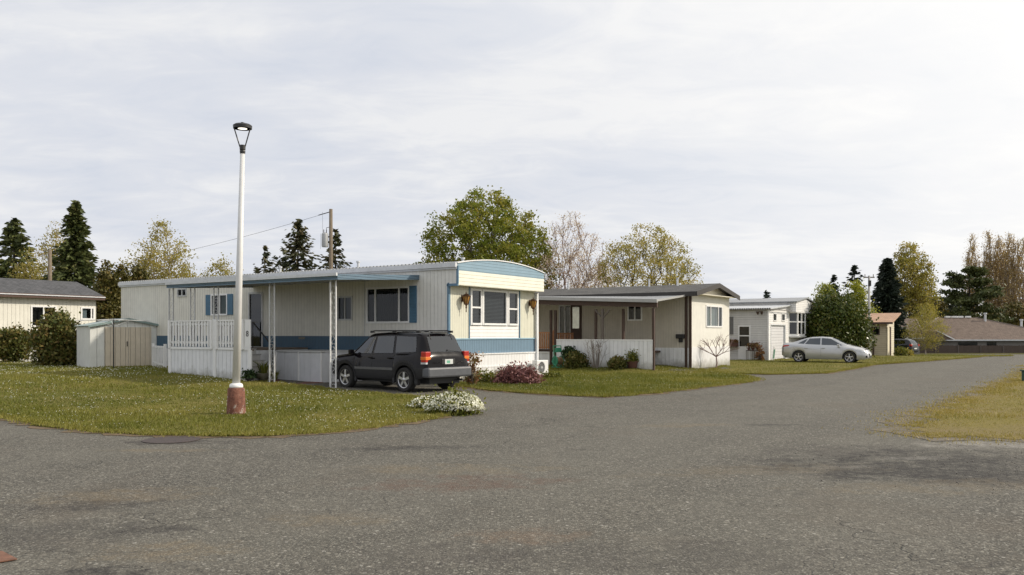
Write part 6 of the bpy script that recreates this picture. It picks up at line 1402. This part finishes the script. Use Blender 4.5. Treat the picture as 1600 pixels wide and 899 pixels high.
def bare_tree():
    p = gp(1118, 577); r = empty('bare_tree', (p.x, p.y, .02), 0, 'small leafless tree in front of the cream end wall', 'tree'); mb = MB()
    def br(p0, d, L_, rad, n):
        p1 = p0+d*L_; pm = p0.lerp(p1, .5)+Vector((random.gauss(0, .04)*L_, random.gauss(0, .04)*L_, 0)); mb.tube([p0, pm, p1], [rad, rad*.85, rad*.65], 5, cap=False)
        if n:
            for k in range(3 if n > 1 else 2): dd = (d+Vector((random.gauss(0, .55), random.gauss(0, .45), random.uniform(-.05, .45)))).normalized(); br(p0.lerp(p1, random.uniform(.6, 1)), dd, L_*random.uniform(.62, .85), max(.005, rad*.6), n-1)
    br(Vector((0, 0, -.05)), Vector((.05, 0, 1)), .62, .04, 0)
    for a in (2.6, .5, 1.5, 2.2, 1.0): br(Vector((.03, 0, .55)), Vector((math.cos(a)*1.0, random.gauss(0, .3), math.sin(a)*.95)).normalized(), .50, .024, 3)
    mb.build('trunk', M['barkpink'], r, smooth=True)
bare_tree()
def pot(label, px, py, zb, prof, m, plant, name='flower_pot'):
    p = gp(px, py, zb); r = empty(name, (p.x, p.y, zb), 0, label, 'planter'); mb = MB(); mb.lathe(prof, 20); mb.build('pot', m, r, sharp=50); H = prof[-1][1]; plant(r, H, prof[-1][0]); return r
def spiky(r, H, R0, n=60, L_=.5):
    V = []
    for k in range(n):
        a = random.uniform(0, math.tau); rr = R0*.6*random.random(); b = Vector((rr*math.cos(a), rr*math.sin(a), H)); o = Vector((math.cos(a), math.sin(a), 0)); ln = L_*random.uniform(.5, 1); s_ = Vector((-o.y, o.x, 0))*.014
        m_ = b+o*ln*.22+Vector((0, 0, ln*.6)); t = b+o*ln*.55+Vector((0, 0, ln*.85)); V += [b-s_, b+s_, m_+s_*.8, m_-s_*.8, m_-s_*.8, m_+s_*.8, t, t]
    V = np.array([tuple(v) for v in V]); V[7::8] += .004; nq = len(V)//4; quads_mesh('leaves', V, np.arange(4*nq).reshape(-1, 4), RG.random(nq), LM['bed'], r)
def leafy(r, H, R0, n=350, ls=.06, m='bed', hh=.3):
    C = RG.normal(size=(n, 3))*np.array([R0*.7, R0*.7, hh*.45])+np.array([0, 0, H+hh*.4]); C[:, 2] = np.maximum(C[:, 2], H); leaves('foliage', C, ls, LM[m], r)
URN = [(.14, 0), (.16, .03), (.09, .07), (.10, .10), (.24, .17), (.29, .27), (.31, .30), (.29, .30)]
pot('weathered stone urn with spiky green leaves by the porch steps', 412, 598, .06, URN, M['urn'], lambda r, H, R0: spiky(r, H, R0, 70, .5), 'stone_urn')
pot('small dark pot with low plant left of the stone urn', 390, 598.5, .08, [(.10, 0), (.14, .14), (.15, .17)], M['black'], lambda r, H, R0: leafy(r, H, R0, 240, .07, 'darkshrub', .2))
pot('small pot of green shoots right of the stone urn', 430, 599, .06, [(.09, 0), (.13, .12)], M['terracotta'], lambda r, H, R0: spiky(r, H, R0, 40, .38))
pot('dark barrel pot with a yellow-green plant by the white screen', 988, 577.5, .12, [(.17, 0), (.22, .18), (.25, .32), (.26, .36), (.23, .36)], M['terracotta'], lambda r, H, R0: leafy(r, H, R0*.8, 600, .06, 'bed', .32))
# rusty plate in the road; dark disc stands in for a depression
p = gp(0, 872); mb = MB(); mb.prism([tuple(gp(*q, 0))[:2]+(.006,) for q in ((-60, 862), (4, 864), (27, 876), (-60, 890))], (0, 0, .008)); tag(mb.build('steel_plate', simple('rusty_steel', (.16,.075,.045), .8, var=.4, scale=8, bump=.004)), 'rusty steel plate set in the asphalt at the bottom left', 'plate')
p = gp(268, 688); mb = MB(); mb.lathe([(.42, .004), (.42, .010), (.38, .012), (.0, .012)], 28, (p.x, p.y, 0)); tag(mb.build('road_dip_disc', simple('dark_dip_brown', (.05,.035,.03), .7, var=.4, scale=15, bump=.006, bscale=60), sharp=30), 'dark rusty disc standing in for a dip in front of the lawn', 'road dip')
# green utility box at the right picture edge
x, y = at(1606, 28.5); mb = MB(); mb.box(-.13, .3, -.15, .15, 0, .34); mb.box(-.17, .34, -.19, .19, .342, .39); o = mb.build('utility_box', simple('dark_green_paint', (.02,.07,.045), .5), bevel=.015); o.location = (x, y, .01); tag(o, 'small dark green utility box cut by the right picture edge', 'utility box')

# look-alike things share a group phrase
GR = dict(mobile_home='mobile homes along the road', parked_car='cars parked by the homes', fir_tree='dark firs on the skyline', maple_tree='maples behind the homes', cherry_tree='cherry trees behind the homes', birch_tree='sparse pale trees at the left', cypress_tree='cypresses behind the garden shed', willow_tree='yellow-green trees behind the laurel', dark_tree='dark trees beside the pine', thicket='thickets below the far trees', utility_pole='utility poles', picket_fence='short white picket fences', white_flower_bush='white flowering clumps by the driveway', low_plant='low plants in the front bed', flower_pot='pots by the porch steps', bungalow='low houses beyond the far fence', garden_shed='garden sheds', round_shrub='rounded shrubs', small_shrub='small shrubs by the orange-roofed shed', flowering_plant='reddish flowering plants', mailbox='black mailboxes', porch_deck='porch decks')
for o in list(SC.objects):
    if o.parent is None and 'group' not in o and 'label' in o:
        g = GR.get(o.name.split('.')[0])
        if g: o['group'] = g
